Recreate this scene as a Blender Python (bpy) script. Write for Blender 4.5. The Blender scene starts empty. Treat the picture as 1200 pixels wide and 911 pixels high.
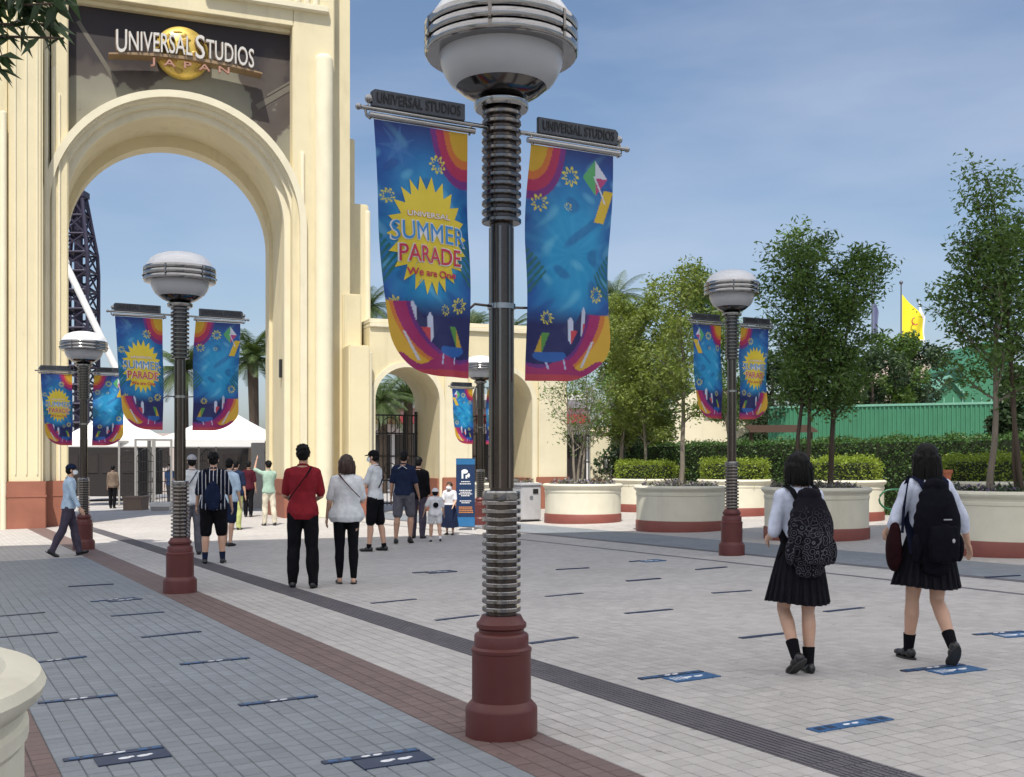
import bpy, bmesh, math, random
import numpy as np
from mathutils import Vector, Matrix, Euler
R = math.radians
PI = math.pi
rnd = random.Random(7)
nr = np.random.default_rng(11)
S = bpy.context.scene
C = S.collection
# ------------------------------------------------------------------ camera, world, sun, exposure
SLOPE = 0.0185                                  # the plaza falls about 2 % towards the left
F = 1300.0; HY = 541.0; CAMH = 1.55
cam = bpy.data.objects.new('camera', bpy.data.cameras.new('camera'))
C.objects.link(cam); S.camera = cam
cam.data.sensor_width = 36; cam.data.lens = 36 * F / 1200
cam.location = (0, 0, CAMH); cam.rotation_euler = (R(90), 0, 0)
cam.data.shift_y = (HY - 455.5) / 1200
cam.data.clip_start = 0.05; cam.data.clip_end = 5000
SUN_EL = R(61); SUN_AZ = R(185)                 # azimuth clockwise from +Y: behind the camera, a bit left
sd = Vector((math.sin(SUN_AZ) * math.cos(SUN_EL), math.cos(SUN_AZ) * math.cos(SUN_EL), math.sin(SUN_EL)))
W = bpy.data.worlds.new('World'); S.world = W; W.use_nodes = True
wn = W.node_tree.nodes; wl = W.node_tree.links
bg = wn['Background']
sky = wn.new('ShaderNodeTexSky'); sky.sky_type = 'NISHITA'; sky.sun_disc = False
sky.sun_elevation = SUN_EL; sky.sun_rotation = SUN_AZ
sky.air_density = 1.0; sky.dust_density = 2.0; sky.ozone_density = 2.6; sky.altitude = 0
tc = wn.new('ShaderNodeTexCoord'); mp = wn.new('ShaderNodeMapping'); mp.inputs['Scale'].default_value = (1.2, 1.2, 4.5)
nz = wn.new('ShaderNodeTexNoise'); nz.inputs['Scale'].default_value = 2.1; nz.inputs['Detail'].default_value = 5
rp = wn.new('ShaderNodeValToRGB'); rp.color_ramp.elements[0].position = .38; rp.color_ramp.elements[1].position = .72
rp.color_ramp.elements[0].color = (0, 0, 0, 1); rp.color_ramp.elements[1].color = (.46, .46, .46, 1)
mx = wn.new('ShaderNodeMixRGB'); mx.inputs[2].default_value = (4.6, 5.0, 6.0, 1)
wl.new(tc.outputs['Generated'], mp.inputs[0]); wl.new(mp.outputs[0], nz.inputs[0]); wl.new(nz.outputs['Fac'], rp.inputs[0])
wl.new(rp.outputs[0], mx.inputs[0]); wl.new(sky.outputs[0], mx.inputs[1]); wl.new(mx.outputs[0], bg.inputs[0])
bg.inputs[1].default_value = 0.097
sun = bpy.data.objects.new('sun', bpy.data.lights.new('sun', 'SUN')); C.objects.link(sun)
sun.data.energy = 3.6; sun.data.angle = R(0.53); sun.data.color = (1, .95, .86)
sun.rotation_euler = sd.to_track_quat('Z', 'Y').to_euler()
S.view_settings.view_transform = 'Standard'; S.view_settings.look = 'None'
S.view_settings.gamma = 1; S.view_settings.exposure = 0.55
S.render.engine = 'CYCLES'

# ------------------------------------------------------------------ helpers
def gz(x): return SLOPE * x
def Q(px): return (px - 600) / F
def at(px, Y): return (Q(px) * Y, Y)
def G(px, py):                                   # pixel on the (sloping) ground -> x, y
    t = CAMH / (SLOPE * Q(px) - (HY - py) / F); return (Q(px) * t, t)
def zz(py, Y): return CAMH + (HY - py) / F * Y
UD = Vector((-.4756, .8796, 0)); VD = Vector((.8796, .4756, 0)); VANG = math.atan2(.4756, .8796)
def WA(w, a): return (VD.x * w + UD.x * a, VD.y * w + UD.y * a)

def tag(o, label=None, cat=None, group=None, kind=None):
    if label: o['label'] = label
    if cat: o['category'] = cat
    if group: o['group'] = group
    if kind: o['kind'] = kind
    return o
def empty(name, loc=(0, 0, 0), rz=0, label=None, cat=None, group=None):
    o = bpy.data.objects.new(name, None); C.objects.link(o)
    o.location = loc if len(loc) == 3 else (loc[0], loc[1], gz(loc[0])); o.rotation_euler = (0, 0, rz)
    o.empty_display_size = .1
    return tag(o, label, cat, group)
def link(name, me, m, parent=None, loc=None, rot=None):
    o = bpy.data.objects.new(name, me); C.objects.link(o)
    if m is not None:
        ms = m if isinstance(m, (list, tuple)) else [m]
        if not me.materials:
            for k in ms: me.materials.append(k)
    if parent is not None: o.parent = parent
    if loc is not None: o.location = loc
    if rot is not None: o.rotation_euler = rot
    return o
def copy_tree(o, parent=None):
    kids = list(o.children)
    c = o.copy(); C.objects.link(c)
    if parent is not None: c.parent = parent
    for ch in kids: copy_tree(ch, c)
    return c

class MB:
    def __init__(s): s.v = []; s.f = []; s.mi = []; s.m = 0
    def add(s, vs, fs):
        b = len(s.v); s.v += [tuple(p) for p in vs]
        for f in fs: s.f.append(tuple(i + b for i in f)); s.mi.append(s.m)
        return s
    def box(s, x0, x1, y0, y1, z0, z1, M=None):
        vs = [Vector((x, y, z)) for z in (z0, z1) for y in (y0, y1) for x in (x0, x1)]
        if M is not None: vs = [M @ v for v in vs]
        return s.add(vs, [(0, 2, 3, 1), (4, 5, 7, 6), (0, 1, 5, 4), (2, 6, 7, 3), (0, 4, 6, 2), (1, 3, 7, 5)])
    def lathe(s, prof, n=32, c=(0, 0, 0), cap=True, a0=0, a1=2 * PI, ph=0):
        full = abs(a1 - a0 - 2 * PI) < 1e-6
        k = n if full else n + 1; vs = []
        for r, z in prof:
            for i in range(k):
                a = a0 + (a1 - a0) * i / n + ph
                vs.append((c[0] + r * math.cos(a), c[1] + r * math.sin(a), c[2] + z))
        fs = []
        for j in range(len(prof) - 1):
            for i in range(n):
                i2 = (i + 1) % k if full else i + 1
                fs.append((j * k + i, j * k + i2, (j + 1) * k + i2, (j + 1) * k + i))
        if cap and full:
            if prof[0][0] > 1e-4: fs.append(tuple(range(k))[::-1])
            if prof[-1][0] > 1e-4: fs.append(tuple((len(prof) - 1) * k + i for i in range(k)))
        return s.add(vs, fs)
    def tube(s, pts, r, n=8, r1=None, ell=1.0, up=None):
        pts = [Vector(p) for p in pts]; L = len(pts); vs = []
        for i, p in enumerate(pts):
            d = (pts[min(i + 1, L - 1)] - pts[max(i - 1, 0)])
            if d.length < 1e-9: d = Vector((0, 0, 1))
            d.normalize()
            ref = Vector(up) if up is not None else (Vector((0, 0, 1)) if abs(d.z) < .9 else Vector((1, 0, 0)))
            a = d.cross(ref).normalized(); b = d.cross(a).normalized()
            if isinstance(r, (list, tuple)): rr = r[i]
            else: rr = r if r1 is None else r + (r1 - r) * i / (L - 1)
            for k in range(n):
                t = 2 * PI * k / n; vs.append(p + a * rr * math.cos(t) + b * rr * ell * math.sin(t))
        fs = [(j * n + i, j * n + (i + 1) % n, (j + 1) * n + (i + 1) % n, (j + 1) * n + i) for j in range(L - 1) for i in range(n)]
        fs += [tuple(range(n))[::-1], tuple((L - 1) * n + i for i in range(n))]
        return s.add(vs, fs)
    def ball(s, c, r, n=12, m=8, M=None):
        r = r if isinstance(r, (tuple, list)) else (r, r, r); vs = [(0, 0, -1)]
        for j in range(1, m):
            t = -PI / 2 + PI * j / m
            for i in range(n):
                a = 2 * PI * i / n; vs.append((math.cos(t) * math.cos(a), math.cos(t) * math.sin(a), math.sin(t)))
        vs.append((0, 0, 1)); c = Vector(c)
        out = []
        for v in vs:
            q = Vector((v[0] * r[0], v[1] * r[1], v[2] * r[2]))
            if M is not None: q = M @ q
            out.append(c + q)
        fs = [(0, 1 + (i + 1) % n, 1 + i) for i in range(n)]
        for j in range(m - 2):
            for i in range(n):
                fs.append((1 + j * n + i, 1 + j * n + (i + 1) % n, 1 + (j + 1) * n + (i + 1) % n, 1 + (j + 1) * n + i))
        t = len(vs) - 1; b = 1 + (m - 2) * n
        fs += [(b + i, b + (i + 1) % n, t) for i in range(n)]
        return s.add(out, fs)
    def limb(s, a, b, ra, rb, n=12):
        a = Vector(a); b = Vector(b); s.ball(a, ra, n, 8); s.ball(b, rb, n, 8)
        return s.tube([a, a.lerp(b, .5), b], [ra, (ra + rb) / 2, rb], n)
    def loft(s, secs, n=20):                       # (cx, cy, z, rx, ry)
        vs = []
        for cx, cy, z, rx, ry in secs:
            for k in range(n):
                t = 2 * PI * k / n; vs.append((cx + rx * math.cos(t), cy + ry * math.sin(t), z))
        L = len(secs)
        fs = [(j * n + i, j * n + (i + 1) % n, (j + 1) * n + (i + 1) % n, (j + 1) * n + i) for j in range(L - 1) for i in range(n)]
        fs += [tuple(range(n))[::-1], tuple((L - 1) * n + i for i in range(n))]
        return s.add(vs, fs)
    def prism(s, poly, y0, y1):                    # poly in (x, z)
        n = len(poly); vs = [(x, y0, z) for x, z in poly] + [(x, y1, z) for x, z in poly]
        fs = [tuple(range(n)), tuple(range(2 * n - 1, n - 1, -1))] + [(i, n + i, n + (i + 1) % n, (i + 1) % n) for i in range(n)]
        return s.add(vs, fs)
    def mesh(s, name, smooth=0, bevel=0):
        me = bpy.data.meshes.new(name); me.from_pydata(s.v, [], s.f)
        if any(s.mi): me.polygons.foreach_set('material_index', s.mi)
        bm = bmesh.new(); bm.from_mesh(me)
        bmesh.ops.recalc_face_normals(bm, faces=bm.faces)
        if bevel:
            es = [e for e in bm.edges if len(e.link_faces) == 2 and e.calc_face_angle(0) > R(40)]
            bmesh.ops.bevel(bm, geom=es, offset=bevel, segments=2, affect='EDGES', clamp_overlap=True)
        bm.to_mesh(me); bm.free()
        if smooth:
            me.shade_smooth(); me.set_sharp_from_angle(angle=R(smooth))
        return me
    def build(s, name, m, parent=None, smooth=0, bevel=0, loc=None, rot=None):
        return link(name, s.mesh(name, smooth, bevel), m, parent, loc, rot)

TS = bpy.data.scenes.new('workbench')
def blob(mb, name, m, parent, voxel=.012, it=4, noise=0, nscale=9, seed=0):
    me = bpy.data.meshes.new(name + '_raw'); me.from_pydata([tuple(v) for v in mb.v], [], mb.f)
    bm = bmesh.new(); bm.from_mesh(me); bmesh.ops.recalc_face_normals(bm, faces=bm.faces); bm.to_mesh(me); bm.free()
    o = bpy.data.objects.new('tmp', me); TS.collection.objects.link(o)
    r = o.modifiers.new('r', 'REMESH'); r.mode = 'VOXEL'; r.voxel_size = voxel
    k = o.modifiers.new('s', 'SMOOTH'); k.iterations = it; k.factor = .5
    vl = TS.view_layers[0]; vl.update(); dg = vl.depsgraph
    me2 = bpy.data.meshes.new_from_object(o.evaluated_get(dg)); me2.name = name
    bpy.data.objects.remove(o); bpy.data.meshes.remove(me)
    if noise:
        from mathutils import noise as nn
        n_ = len(me2.vertices); co = np.empty(n_ * 3, np.float32); no = np.empty(n_ * 3, np.float32); me2.vertices.foreach_get('co', co)
        me2.vertex_normals.foreach_get('vector', no); co = co.reshape(-1, 3); no = no.reshape(-1, 3); dd = np.empty((n_, 1), np.float32)
        for i_, p in enumerate(co):
            x_, y_, z_ = float(p[0]) * nscale, float(p[1]) * nscale, float(p[2]) * nscale
            dd[i_] = nn.noise(Vector((x_ + seed, y_, z_ * .7))) * noise + nn.noise(Vector((x_ * 2.4 + 5, y_ * 2.4 + seed, z_ * 1.2))) * noise * .4
        me2.vertices.foreach_set('co', (co + no * dd).reshape(-1)); me2.update()
    me2.shade_smooth()
    return link(name, me2, m, parent)

def quads(name, P, m, parent=None, smooth=False):       # P (N,4,3)
    n = len(P); me = bpy.data.meshes.new(name)
    me.vertices.add(n * 4); me.loops.add(n * 4); me.polygons.add(n)
    me.vertices.foreach_set('co', P.reshape(-1).astype(np.float32))
    me.loops.foreach_set('vertex_index', np.arange(n * 4, dtype=np.int32))
    me.polygons.foreach_set('loop_start', np.arange(0, n * 4, 4, dtype=np.int32))
    me.update(calc_edges=True); me.validate()
    return link(name, me, m, parent)

def leaf_quads(cs, size, aspect=.42, droop=.3, rg=nr):
    n = len(cs)
    d = rg.normal(size=(n, 3)); d[:, 2] = d[:, 2] * .6 - droop; d /= np.linalg.norm(d, axis=1)[:, None]
    r = rg.normal(size=(n, 3)); a = np.cross(d, r); a /= np.linalg.norm(a, axis=1)[:, None]
    L = size * rg.uniform(.65, 1.3, n)[:, None]; b = np.cross(a, d)
    return np.stack([cs - d * L / 2, cs + a * L * aspect / 2 + b * L * .08, cs + d * L / 2, cs - a * L * aspect / 2 + b * L * .08], axis=1)

# ------------------------------------------------------------------ materials
MATS = {}
def mat(name, col, rough=.6, metal=0, var=.08, vs=6, bump=0, bs=60, spec=.5, trans=0, coat=0, island=0, stretch=None, emit=None, dirt=0, sss=0):
    if name in MATS: return MATS[name]
    m = bpy.data.materials.new(name); m.use_nodes = True; MATS[name] = m
    N = m.node_tree.nodes; L = m.node_tree.links; b = N['Principled BSDF']
    b.inputs['Roughness'].default_value = rough; b.inputs['Metallic'].default_value = metal
    b.inputs['Specular IOR Level'].default_value = spec
    if coat: b.inputs['Coat Weight'].default_value = coat; b.inputs['Coat Roughness'].default_value = .1
    if trans: b.inputs['Transmission Weight'].default_value = trans
    if sss: b.inputs['Subsurface Weight'].default_value = sss; b.inputs['Subsurface Radius'].default_value = (.01, .004, .002)
    t = N.new('ShaderNodeTexCoord'); src = t.outputs['Object']
    if stretch:
        mp = N.new('ShaderNodeMapping'); mp.inputs['Scale'].default_value = stretch; L.new(src, mp.inputs[0]); src = mp.outputs[0]
    n1 = N.new('ShaderNodeTexNoise'); n1.inputs['Scale'].default_value = vs; n1.inputs['Detail'].default_value = 6; n1.inputs['Roughness'].default_value = .6
    L.new(src, n1.inputs[0])
    r = N.new('ShaderNodeMapRange'); r.inputs['From Min'].default_value = .3; r.inputs['From Max'].default_value = .7
    r.inputs['To Min'].default_value = 1 - var; r.inputs['To Max'].default_value = 1 + var
    L.new(n1.outputs['Fac'], r.inputs[0]); fac = r.outputs[0]
    if island:
        g = N.new('ShaderNodeNewGeometry'); q = N.new('ShaderNodeMapRange'); q.inputs['To Min'].default_value = 1 - island; q.inputs['To Max'].default_value = 1 + island
        L.new(g.outputs['Random Per Island'], q.inputs[0]); u = N.new('ShaderNodeMath'); u.operation = 'MULTIPLY'
        L.new(fac, u.inputs[0]); L.new(q.outputs[0], u.inputs[1]); fac = u.outputs[0]
    x = N.new('ShaderNodeVectorMath'); x.operation = 'SCALE'; x.inputs[0].default_value = col[:3]; L.new(fac, x.inputs['Scale'])
    out = x.outputs[0]
    if dirt:
        n2 = N.new('ShaderNodeTexNoise'); n2.inputs['Scale'].default_value = 1.4; n2.inputs['Detail'].default_value = 8
        mp2 = N.new('ShaderNodeMapping'); mp2.inputs['Scale'].default_value = (1.6, 1.6, .35); L.new(t.outputs['Object'], mp2.inputs[0]); L.new(mp2.outputs[0], n2.inputs[0])
        q = N.new('ShaderNodeMapRange'); q.inputs['From Min'].default_value = .55; q.inputs['From Max'].default_value = .8; q.inputs['To Max'].default_value = dirt
        L.new(n2.outputs['Fac'], q.inputs[0]); mm = N.new('ShaderNodeMixRGB'); mm.inputs[2].default_value = (col[0] * .55, col[1] * .52, col[2] * .5, 1)
        L.new(q.outputs[0], mm.inputs[0]); L.new(out, mm.inputs[1]); out = mm.outputs[0]
    L.new(out, b.inputs['Base Color'])
    if emit: L.new(out, b.inputs['Emission Color']); b.inputs['Emission Strength'].default_value = emit
    if bump:
        n3 = N.new('ShaderNodeTexNoise'); n3.inputs['Scale'].default_value = bs; n3.inputs['Detail'].default_value = 5; L.new(src, n3.inputs[0])
        bp = N.new('ShaderNodeBump'); bp.inputs['Strength'].default_value = bump; bp.inputs['Distance'].default_value = .01
        L.new(n3.outputs['Fac'], bp.inputs['Height']); L.new(bp.outputs[0], b.inputs['Normal'])
    return m
def foliage(name, col, tr=.35, island=.35):
    if name in MATS: return MATS[name]
    m = mat(name, col, .55, 0, .3, 2.2, island=island)
    N = m.node_tree.nodes; L = m.node_tree.links; b = N['Principled BSDF']; o = N['Material Output']
    t = N.new('ShaderNodeBsdfTranslucent'); t.inputs[0].default_value = (col[0] * 1.7, col[1] * 1.6, col[2] * .8, 1)
    x = N.new('ShaderNodeMixShader'); x.inputs[0].default_value = tr
    L.new(b.outputs[0], x.inputs[1]); L.new(t.outputs[0], x.inputs[2]); L.new(x.outputs[0], o.inputs[0])
    return m
def cloth(name, col, rough=.85, var=.2, bump=.6):
    return mat(name, col, rough, 0, var, 9, bump, 28, spec=.25 if max(col[:3]) > .1 else .06)

M_cream = mat('cream_render', (.69, .61, .405), .8, 0, .06, .7, .25, 25, spec=.2, dirt=.42)
M_cream2 = mat('pale_cream_render', (.71, .65, .48), .75, 0, .05, 1.2, .2, 25, spec=.2, dirt=.3)
M_terra = mat('terracotta_render', (.29, .115, .075), .7, 0, .1, 2, .15, 30, spec=.3, dirt=.3)
M_brown = mat('lamp_base_paint', (.105, .026, .023), .42, 0, .08, 4, .08, 90, spec=.4)
M_planter = mat('planter_render', (.67, .635, .51), .7, 0, .05, 3, .2, 40, spec=.25, dirt=.45)
M_chrome = mat('brushed_steel', (.31, .305, .30), .12, 1, .05, 12)
M_chromed = mat('dark_steel', (.16, .15, .14), .12, 1, .08, 12)
M_pole = mat('pole_paint', (.075, .062, .055), .13, .85, .1, 10, spec=.5)
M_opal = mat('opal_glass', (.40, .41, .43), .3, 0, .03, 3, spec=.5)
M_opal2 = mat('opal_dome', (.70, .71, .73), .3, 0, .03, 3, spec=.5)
M_black = mat('black_iron', (.018, .018, .02), .5, .2, .2, 10)
M_plate = mat('placard_metal', (.055, .062, .075), .45, .4, .15, 10)
M_plated = mat('placard_letters', (.012, .013, .015), .5, .2, .1, 10)
M_skin = mat('skin', (.55, .33, .23), .5, 0, .06, 12, .1, 80, sss=.05)
M_skin2 = mat('tanned_skin', (.42, .24, .16), .5, 0, .06, 12, .1, 80, sss=.05)
M_hair = mat('black_hair', (.004, .0035, .0035), .55, 0, .3, 60, .2, 150, spec=.18, stretch=(1, 1, .12))
M_hairb = mat('brown_hair', (.035, .016, .010), .45, 0, .3, 60, .6, 150, stretch=(1, 1, .12))
M_leather = mat('black_leather', (.007, .007, .008), .35, 0, .2, 20, coat=.2)
M_sole = mat('shoe_sole', (.03, .03, .03), .8)
M_maskm = cloth('white_mask', (.75, .78, .8))
M_eye = mat('eye_dark', (.015, .01, .01), .2)

# ------------------------------------------------------------------ added unseen translucent canopy, put in to shade and softly light the near plaza
def canopy():
    Z0 = 12.5; k = -sd.x / sd.z * Z0; yk = -sd.y / sd.z * Z0
    t = empty('added_shade_canopy', (0, 0, 0), 0, 'unseen white fabric canopy added overhead to shade the near part of the plaza', 'canopy')
    m = bpy.data.materials.new('added_canopy_membrane'); m.use_nodes = True; N = m.node_tree.nodes; L = m.node_tree.links
    d = N.new('ShaderNodeBsdfDiffuse'); d.inputs[0].default_value = (.85, .85, .85, 1); tr = N.new('ShaderNodeBsdfTranslucent'); tr.inputs[0].default_value = (.93, .92, .92, 1)
    x = N.new('ShaderNodeMixShader'); x.inputs[0].default_value = .80; L.new(d.outputs[0], x.inputs[1]); L.new(tr.outputs[0], x.inputs[2]); L.new(x.outputs[0], N['Material Output'].inputs[0])
    st = mat('added_canopy_steel', (.12, .12, .13), .4, .5)
    n = 9; W_ = 6.2
    for b in range(n):                       # bays side by side, each a shallow vault
        x0 = -27 + b * W_; vs = []; K = 8; J = 10
        for j in range(J + 1):
            for i in range(K + 1):
                f = i / K; X = x0 + .05 + (W_ - .1) * f; ye = 23.8 + .09 * X - yk
                Y = -22 + (ye + 22) * j / J; vs.append((X - k, Y, Z0 + .7 * math.sin(PI * f) * min(1, (J - j) / 2.0)))
        fs = [(j * (K + 1) + i, j * (K + 1) + i + 1, (j + 1) * (K + 1) + i + 1, (j + 1) * (K + 1) + i) for j in range(J) for i in range(K)]
        MB().add(vs, fs).build('membrane', m, t, 60)
    for b in range(n + 1):
        x0 = -27 + b * W_ - k; ye = 23.8 + .09 * (-27 + b * W_) - yk
        MB().tube([(x0, -22, Z0), (x0, ye, Z0)], .10, 8).build('beam', st, t)
    for j in range(8): MB().box(-27 - k, -27 + n * W_ - k, -.12, .12, -.28, -.02).build('added_cross_beam', st, t, loc=(0, -20 + j * 4.1, Z0))  # added beams, put in to break up the reflections in the lamp steel
    for x0 in (-27 - k, -27 + n * W_ - k):
        for Y in (-20, -6, 8): MB().tube([(x0, Y, -1), (x0, Y, Z0)], .22, 12).build('column', st, t)
canopy()

# ------------------------------------------------------------------ ground and paving
TP = .1125; W0 = 2.69
ZONES = [(-60, 'l'), (-22, 'b'), (-18, 'g'), (0, 'b'), (4, 'l'), (11, 'd'), (14, 'l'), (70, 'd'), (71, 'l'), (79, 'd'), (80, 'g'), (94, 'l')]
ZC = {'l': (.45, .425, .40), 'g': (.215, .235, .255), 'b': (.165, .115, .105), 'd': (.13, .12, .13)}
tilt = math.atan(SLOPE)
def pave_matrix():
    n = Vector((-SLOPE, 0, 1)).normalized()
    x = Vector((VD.x, VD.y, SLOPE * VD.x)).normalized(); y = n.cross(x)
    return Matrix((x, y, n)).transposed().to_4x4()
def paving_material(name, joints, ref):
    m = bpy.data.materials.new(name); m.use_nodes = True
    N = m.node_tree.nodes; L = m.node_tree.links; b = N['Principled BSDF']
    def math_(op, a, bb=None, c=None):
        n = N.new('ShaderNodeMath'); n.operation = op
        for i, v in enumerate((a, bb, c)):
            if v is None: continue
            if isinstance(v, (int, float)): n.inputs[i].default_value = v
            else: L.new(v, n.inputs[i])
        return n.outputs[0]
    t = N.new('ShaderNodeTexCoord'); t.object = ref
    sp = N.new('ShaderNodeSeparateXYZ'); L.new(t.outputs['Object'], sp.inputs[0])
    fx = math_('DIVIDE', math_('SUBTRACT', sp.outputs[0], W0), TP); fy = math_('DIVIDE', sp.outputs[1], TP)
    ix = math_('FLOOR', fx); iy = math_('FLOOR', fy)
    cb = N.new('ShaderNodeCombineXYZ'); L.new(ix, cb.inputs[0]); L.new(iy, cb.inputs[1])
    wn_ = N.new('ShaderNodeTexWhiteNoise'); wn_.noise_dimensions = '3D'; L.new(cb.outputs[0], wn_.inputs['Vector'])
    fac = math_('DIVIDE', math_('ADD', ix, 60.5), 200)
    rp = N.new('ShaderNodeValToRGB'); cr = rp.color_ramp; cr.interpolation = 'CONSTANT'
    while len(cr.elements) > 1: cr.elements.remove(cr.elements[-1])
    cr.elements[0].position = 0; cr.elements[0].color = ZC['l'] + (1,)
    for i, z in ZONES[1:]:
        e = cr.elements.new((i + 60) / 200); e.color = ZC[z] + (1,)
    L.new(fac, rp.inputs[0])
    zm = N.new('ShaderNodeMixRGB'); zm.inputs[2].default_value = ZC['l'] + (1,); L.new(math_('MULTIPLY', math_('LESS_THAN', ix, -.5), math_('GREATER_THAN', sp.outputs[1], 20.9)), zm.inputs[0]); L.new(rp.outputs[0], zm.inputs[1])
    n1 = N.new('ShaderNodeTexNoise'); n1.inputs['Scale'].default_value = .5; n1.inputs['Detail'].default_value = 7; L.new(t.outputs['Object'], n1.inputs[0])
    n2 = N.new('ShaderNodeTexNoise'); n2.inputs['Scale'].default_value = 55; n2.inputs['Detail'].default_value = 4; L.new(t.outputs['Object'], n2.inputs[0])
    k = math_('ADD', math_('MULTIPLY', wn_.outputs['Value'], .17), math_('ADD', math_('MULTIPLY', n1.outputs['Fac'], .46), math_('MULTIPLY', n2.outputs['Fac'], .22)))
    k = math_('ADD', k, .575)
    # old spots
    vo = N.new('ShaderNodeTexNoise'); vo.inputs['Scale'].default_value = 7; vo.inputs['Detail'].default_value = 2; L.new(t.outputs['Object'], vo.inputs[0])
    sr = N.new('ShaderNodeMapRange'); sr.inputs['From Min'].default_value = .68; sr.inputs['From Max'].default_value = .76; sr.inputs['To Min'].default_value = 1; sr.inputs['To Max'].default_value = .82
    L.new(vo.outputs['Fac'], sr.inputs[0]); k = math_('MULTIPLY', k, sr.outputs[0])
    gv = N.new('ShaderNodeTexVoronoi'); gv.inputs['Scale'].default_value = 3.3; L.new(t.outputs['Object'], gv.inputs['Vector']); gm_ = N.new('ShaderNodeMapRange'); gm_.inputs['From Min'].default_value = .05; gm_.inputs['From Max'].default_value = .075; gm_.inputs['To Min'].default_value = .68; gm_.inputs['To Max'].default_value = 1; L.new(gv.outputs['Distance'], gm_.inputs[0]); k = math_('MULTIPLY', k, gm_.outputs[0])
    if joints:
        gx = math_('ABSOLUTE', math_('SUBTRACT', math_('FRACT', fx), .5)); gy = math_('ABSOLUTE', math_('SUBTRACT', math_('FRACT', fy), .5))
        jx = math_('GREATER_THAN', gx, .5 - .028); jy = math_('GREATER_THAN', gy, .5 - .028)
        j = math_('MAXIMUM', jx, jy); k = math_('MULTIPLY', k, math_('SUBTRACT', 1, math_('MULTIPLY', j, .5)))
    v = N.new('ShaderNodeVectorMath'); v.operation = 'SCALE'; L.new(zm.outputs[0], v.inputs[0]); L.new(k, v.inputs['Scale'])
    L.new(v.outputs[0], b.inputs['Base Color']); b.inputs['Roughness'].default_value = .62; b.inputs['Specular IOR Level'].default_value = .35
    bp = N.new('ShaderNodeBump'); bp.inputs['Strength'].default_value = .25; bp.inputs['Distance'].default_value = .004
    L.new(n2.outputs['Fac'], bp.inputs['Height']); L.new(bp.outputs[0], b.inputs['Normal'])
    return m
PM = pave_matrix()
def build_paving():
    g = bpy.data.meshes.new('ground'); e = 2500
    g.from_pydata([(-e, -e, -.02 - SLOPE * e), (e, -e, -.02 + SLOPE * e), (e, e, -.02 + SLOPE * e), (-e, e, -.02 - SLOPE * e)], [], [(0, 1, 2, 3)])
    tag(link('ground', g, mat('far_ground', (.30, .28, .25), .9, 0, .15, .05)), kind='structure')
    me = bpy.data.meshes.new('plaza_pavement')
    me.from_pydata([(-40, -12, 0), (70, -12, 0), (70, 75, 0), (-40, 75, 0)], [], [(0, 1, 2, 3)])
    root = link('plaza_pavement', me, None); root.matrix_world = PM; tag(root, kind='structure')
    me.materials.append(paving_material('paving_far', True, root)); mt = paving_material('paving_tile', False, root)
    inv = PM.inverted()
    tiles = []
    for i in range(-40, 130):
        for j in range(10, 150):
            w = W0 + (i + .5) * TP; a = (j + .5) * TP; x, y = WA(w, a)
            if y < 4.6 or y > 13.5 or abs(x / y) > .50: continue
            py = HY + F * (CAMH - gz(x)) / y; px = 600 + F * x / y
            vis = -15 < px < 1215 and py < 925
            tiles.append((0 if vis else 1, y, i, j, w, a))
    tiles.sort()
    g_ = .0032; h = TP / 2 - g_; c = .0035; zt = .0045
    V = [(-h, -h, -.01), (h, -h, -.01), (h, h, -.01), (-h, h, -.01), (-h, -h, zt - c * .7), (h, -h, zt - c * .7), (h, h, zt - c * .7), (-h, h, zt - c * .7),
         (-h + c, -h + c, zt), (h - c, -h + c, zt), (h - c, h - c, zt), (-h + c, h - c, zt)]
    Fc = [(8, 9, 10, 11)] + [(4 + k, 4 + (k + 1) % 4, 8 + (k + 1) % 4, 8 + k) for k in range(4)] + [(k, (k + 1) % 4, 4 + (k + 1) % 4, 4 + k) for k in range(4)]
    tm = bpy.data.meshes.new('tile'); tm.from_pydata(V, [], Fc); tm.materials.append(mt)
    # tactile guide tiles with three raised bars
    mb = MB(); mb.add(V, Fc)
    for k in range(3):
        xx = -.033 + k * .033; mb.box(xx - .009, xx + .009, -h + .004, h - .004, zt, zt + .0045)
    gm = mb.mesh('guide_tile'); gm.materials.append(mt)
    for q in tiles[:300]:
        _, y, i, j, w, a = q; dk = 11 <= i <= 13
        o = link('guide_tile' if dk else 'paving_tile', gm if dk else tm, None, root, (w, a, rnd.uniform(-.0008, .0008)))
        o.rotation_euler = (rnd.uniform(-.004, .004), rnd.uniform(-.004, .004), 0)
    Va = np.array(V); Fa = np.array(Fc[:5]); rest = tiles[300:]
    gv = np.array(gm.vertices[0].co)
    P = []
    for q in rest:
        _, y, i, j, w, a = q
        off = np.array((w, a, rnd.uniform(-.0008, .0008)))
        P.append((Va + off)[Fa])
    P = np.concatenate(P); o = quads('paving_tiles', P, mt, root); tag(o, kind='stuff')
    # raised bars of the guide strip further along
    mb = MB()
    for k in range(9):
        w = W0 + 11 * TP + .02 + k * .0372
        mb.box(w - .009, w + .009, 4.2, 30, .0, .0095)
    tag(mb.build('guide_bars', mt, root), kind='stuff')
build_paving()

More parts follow.
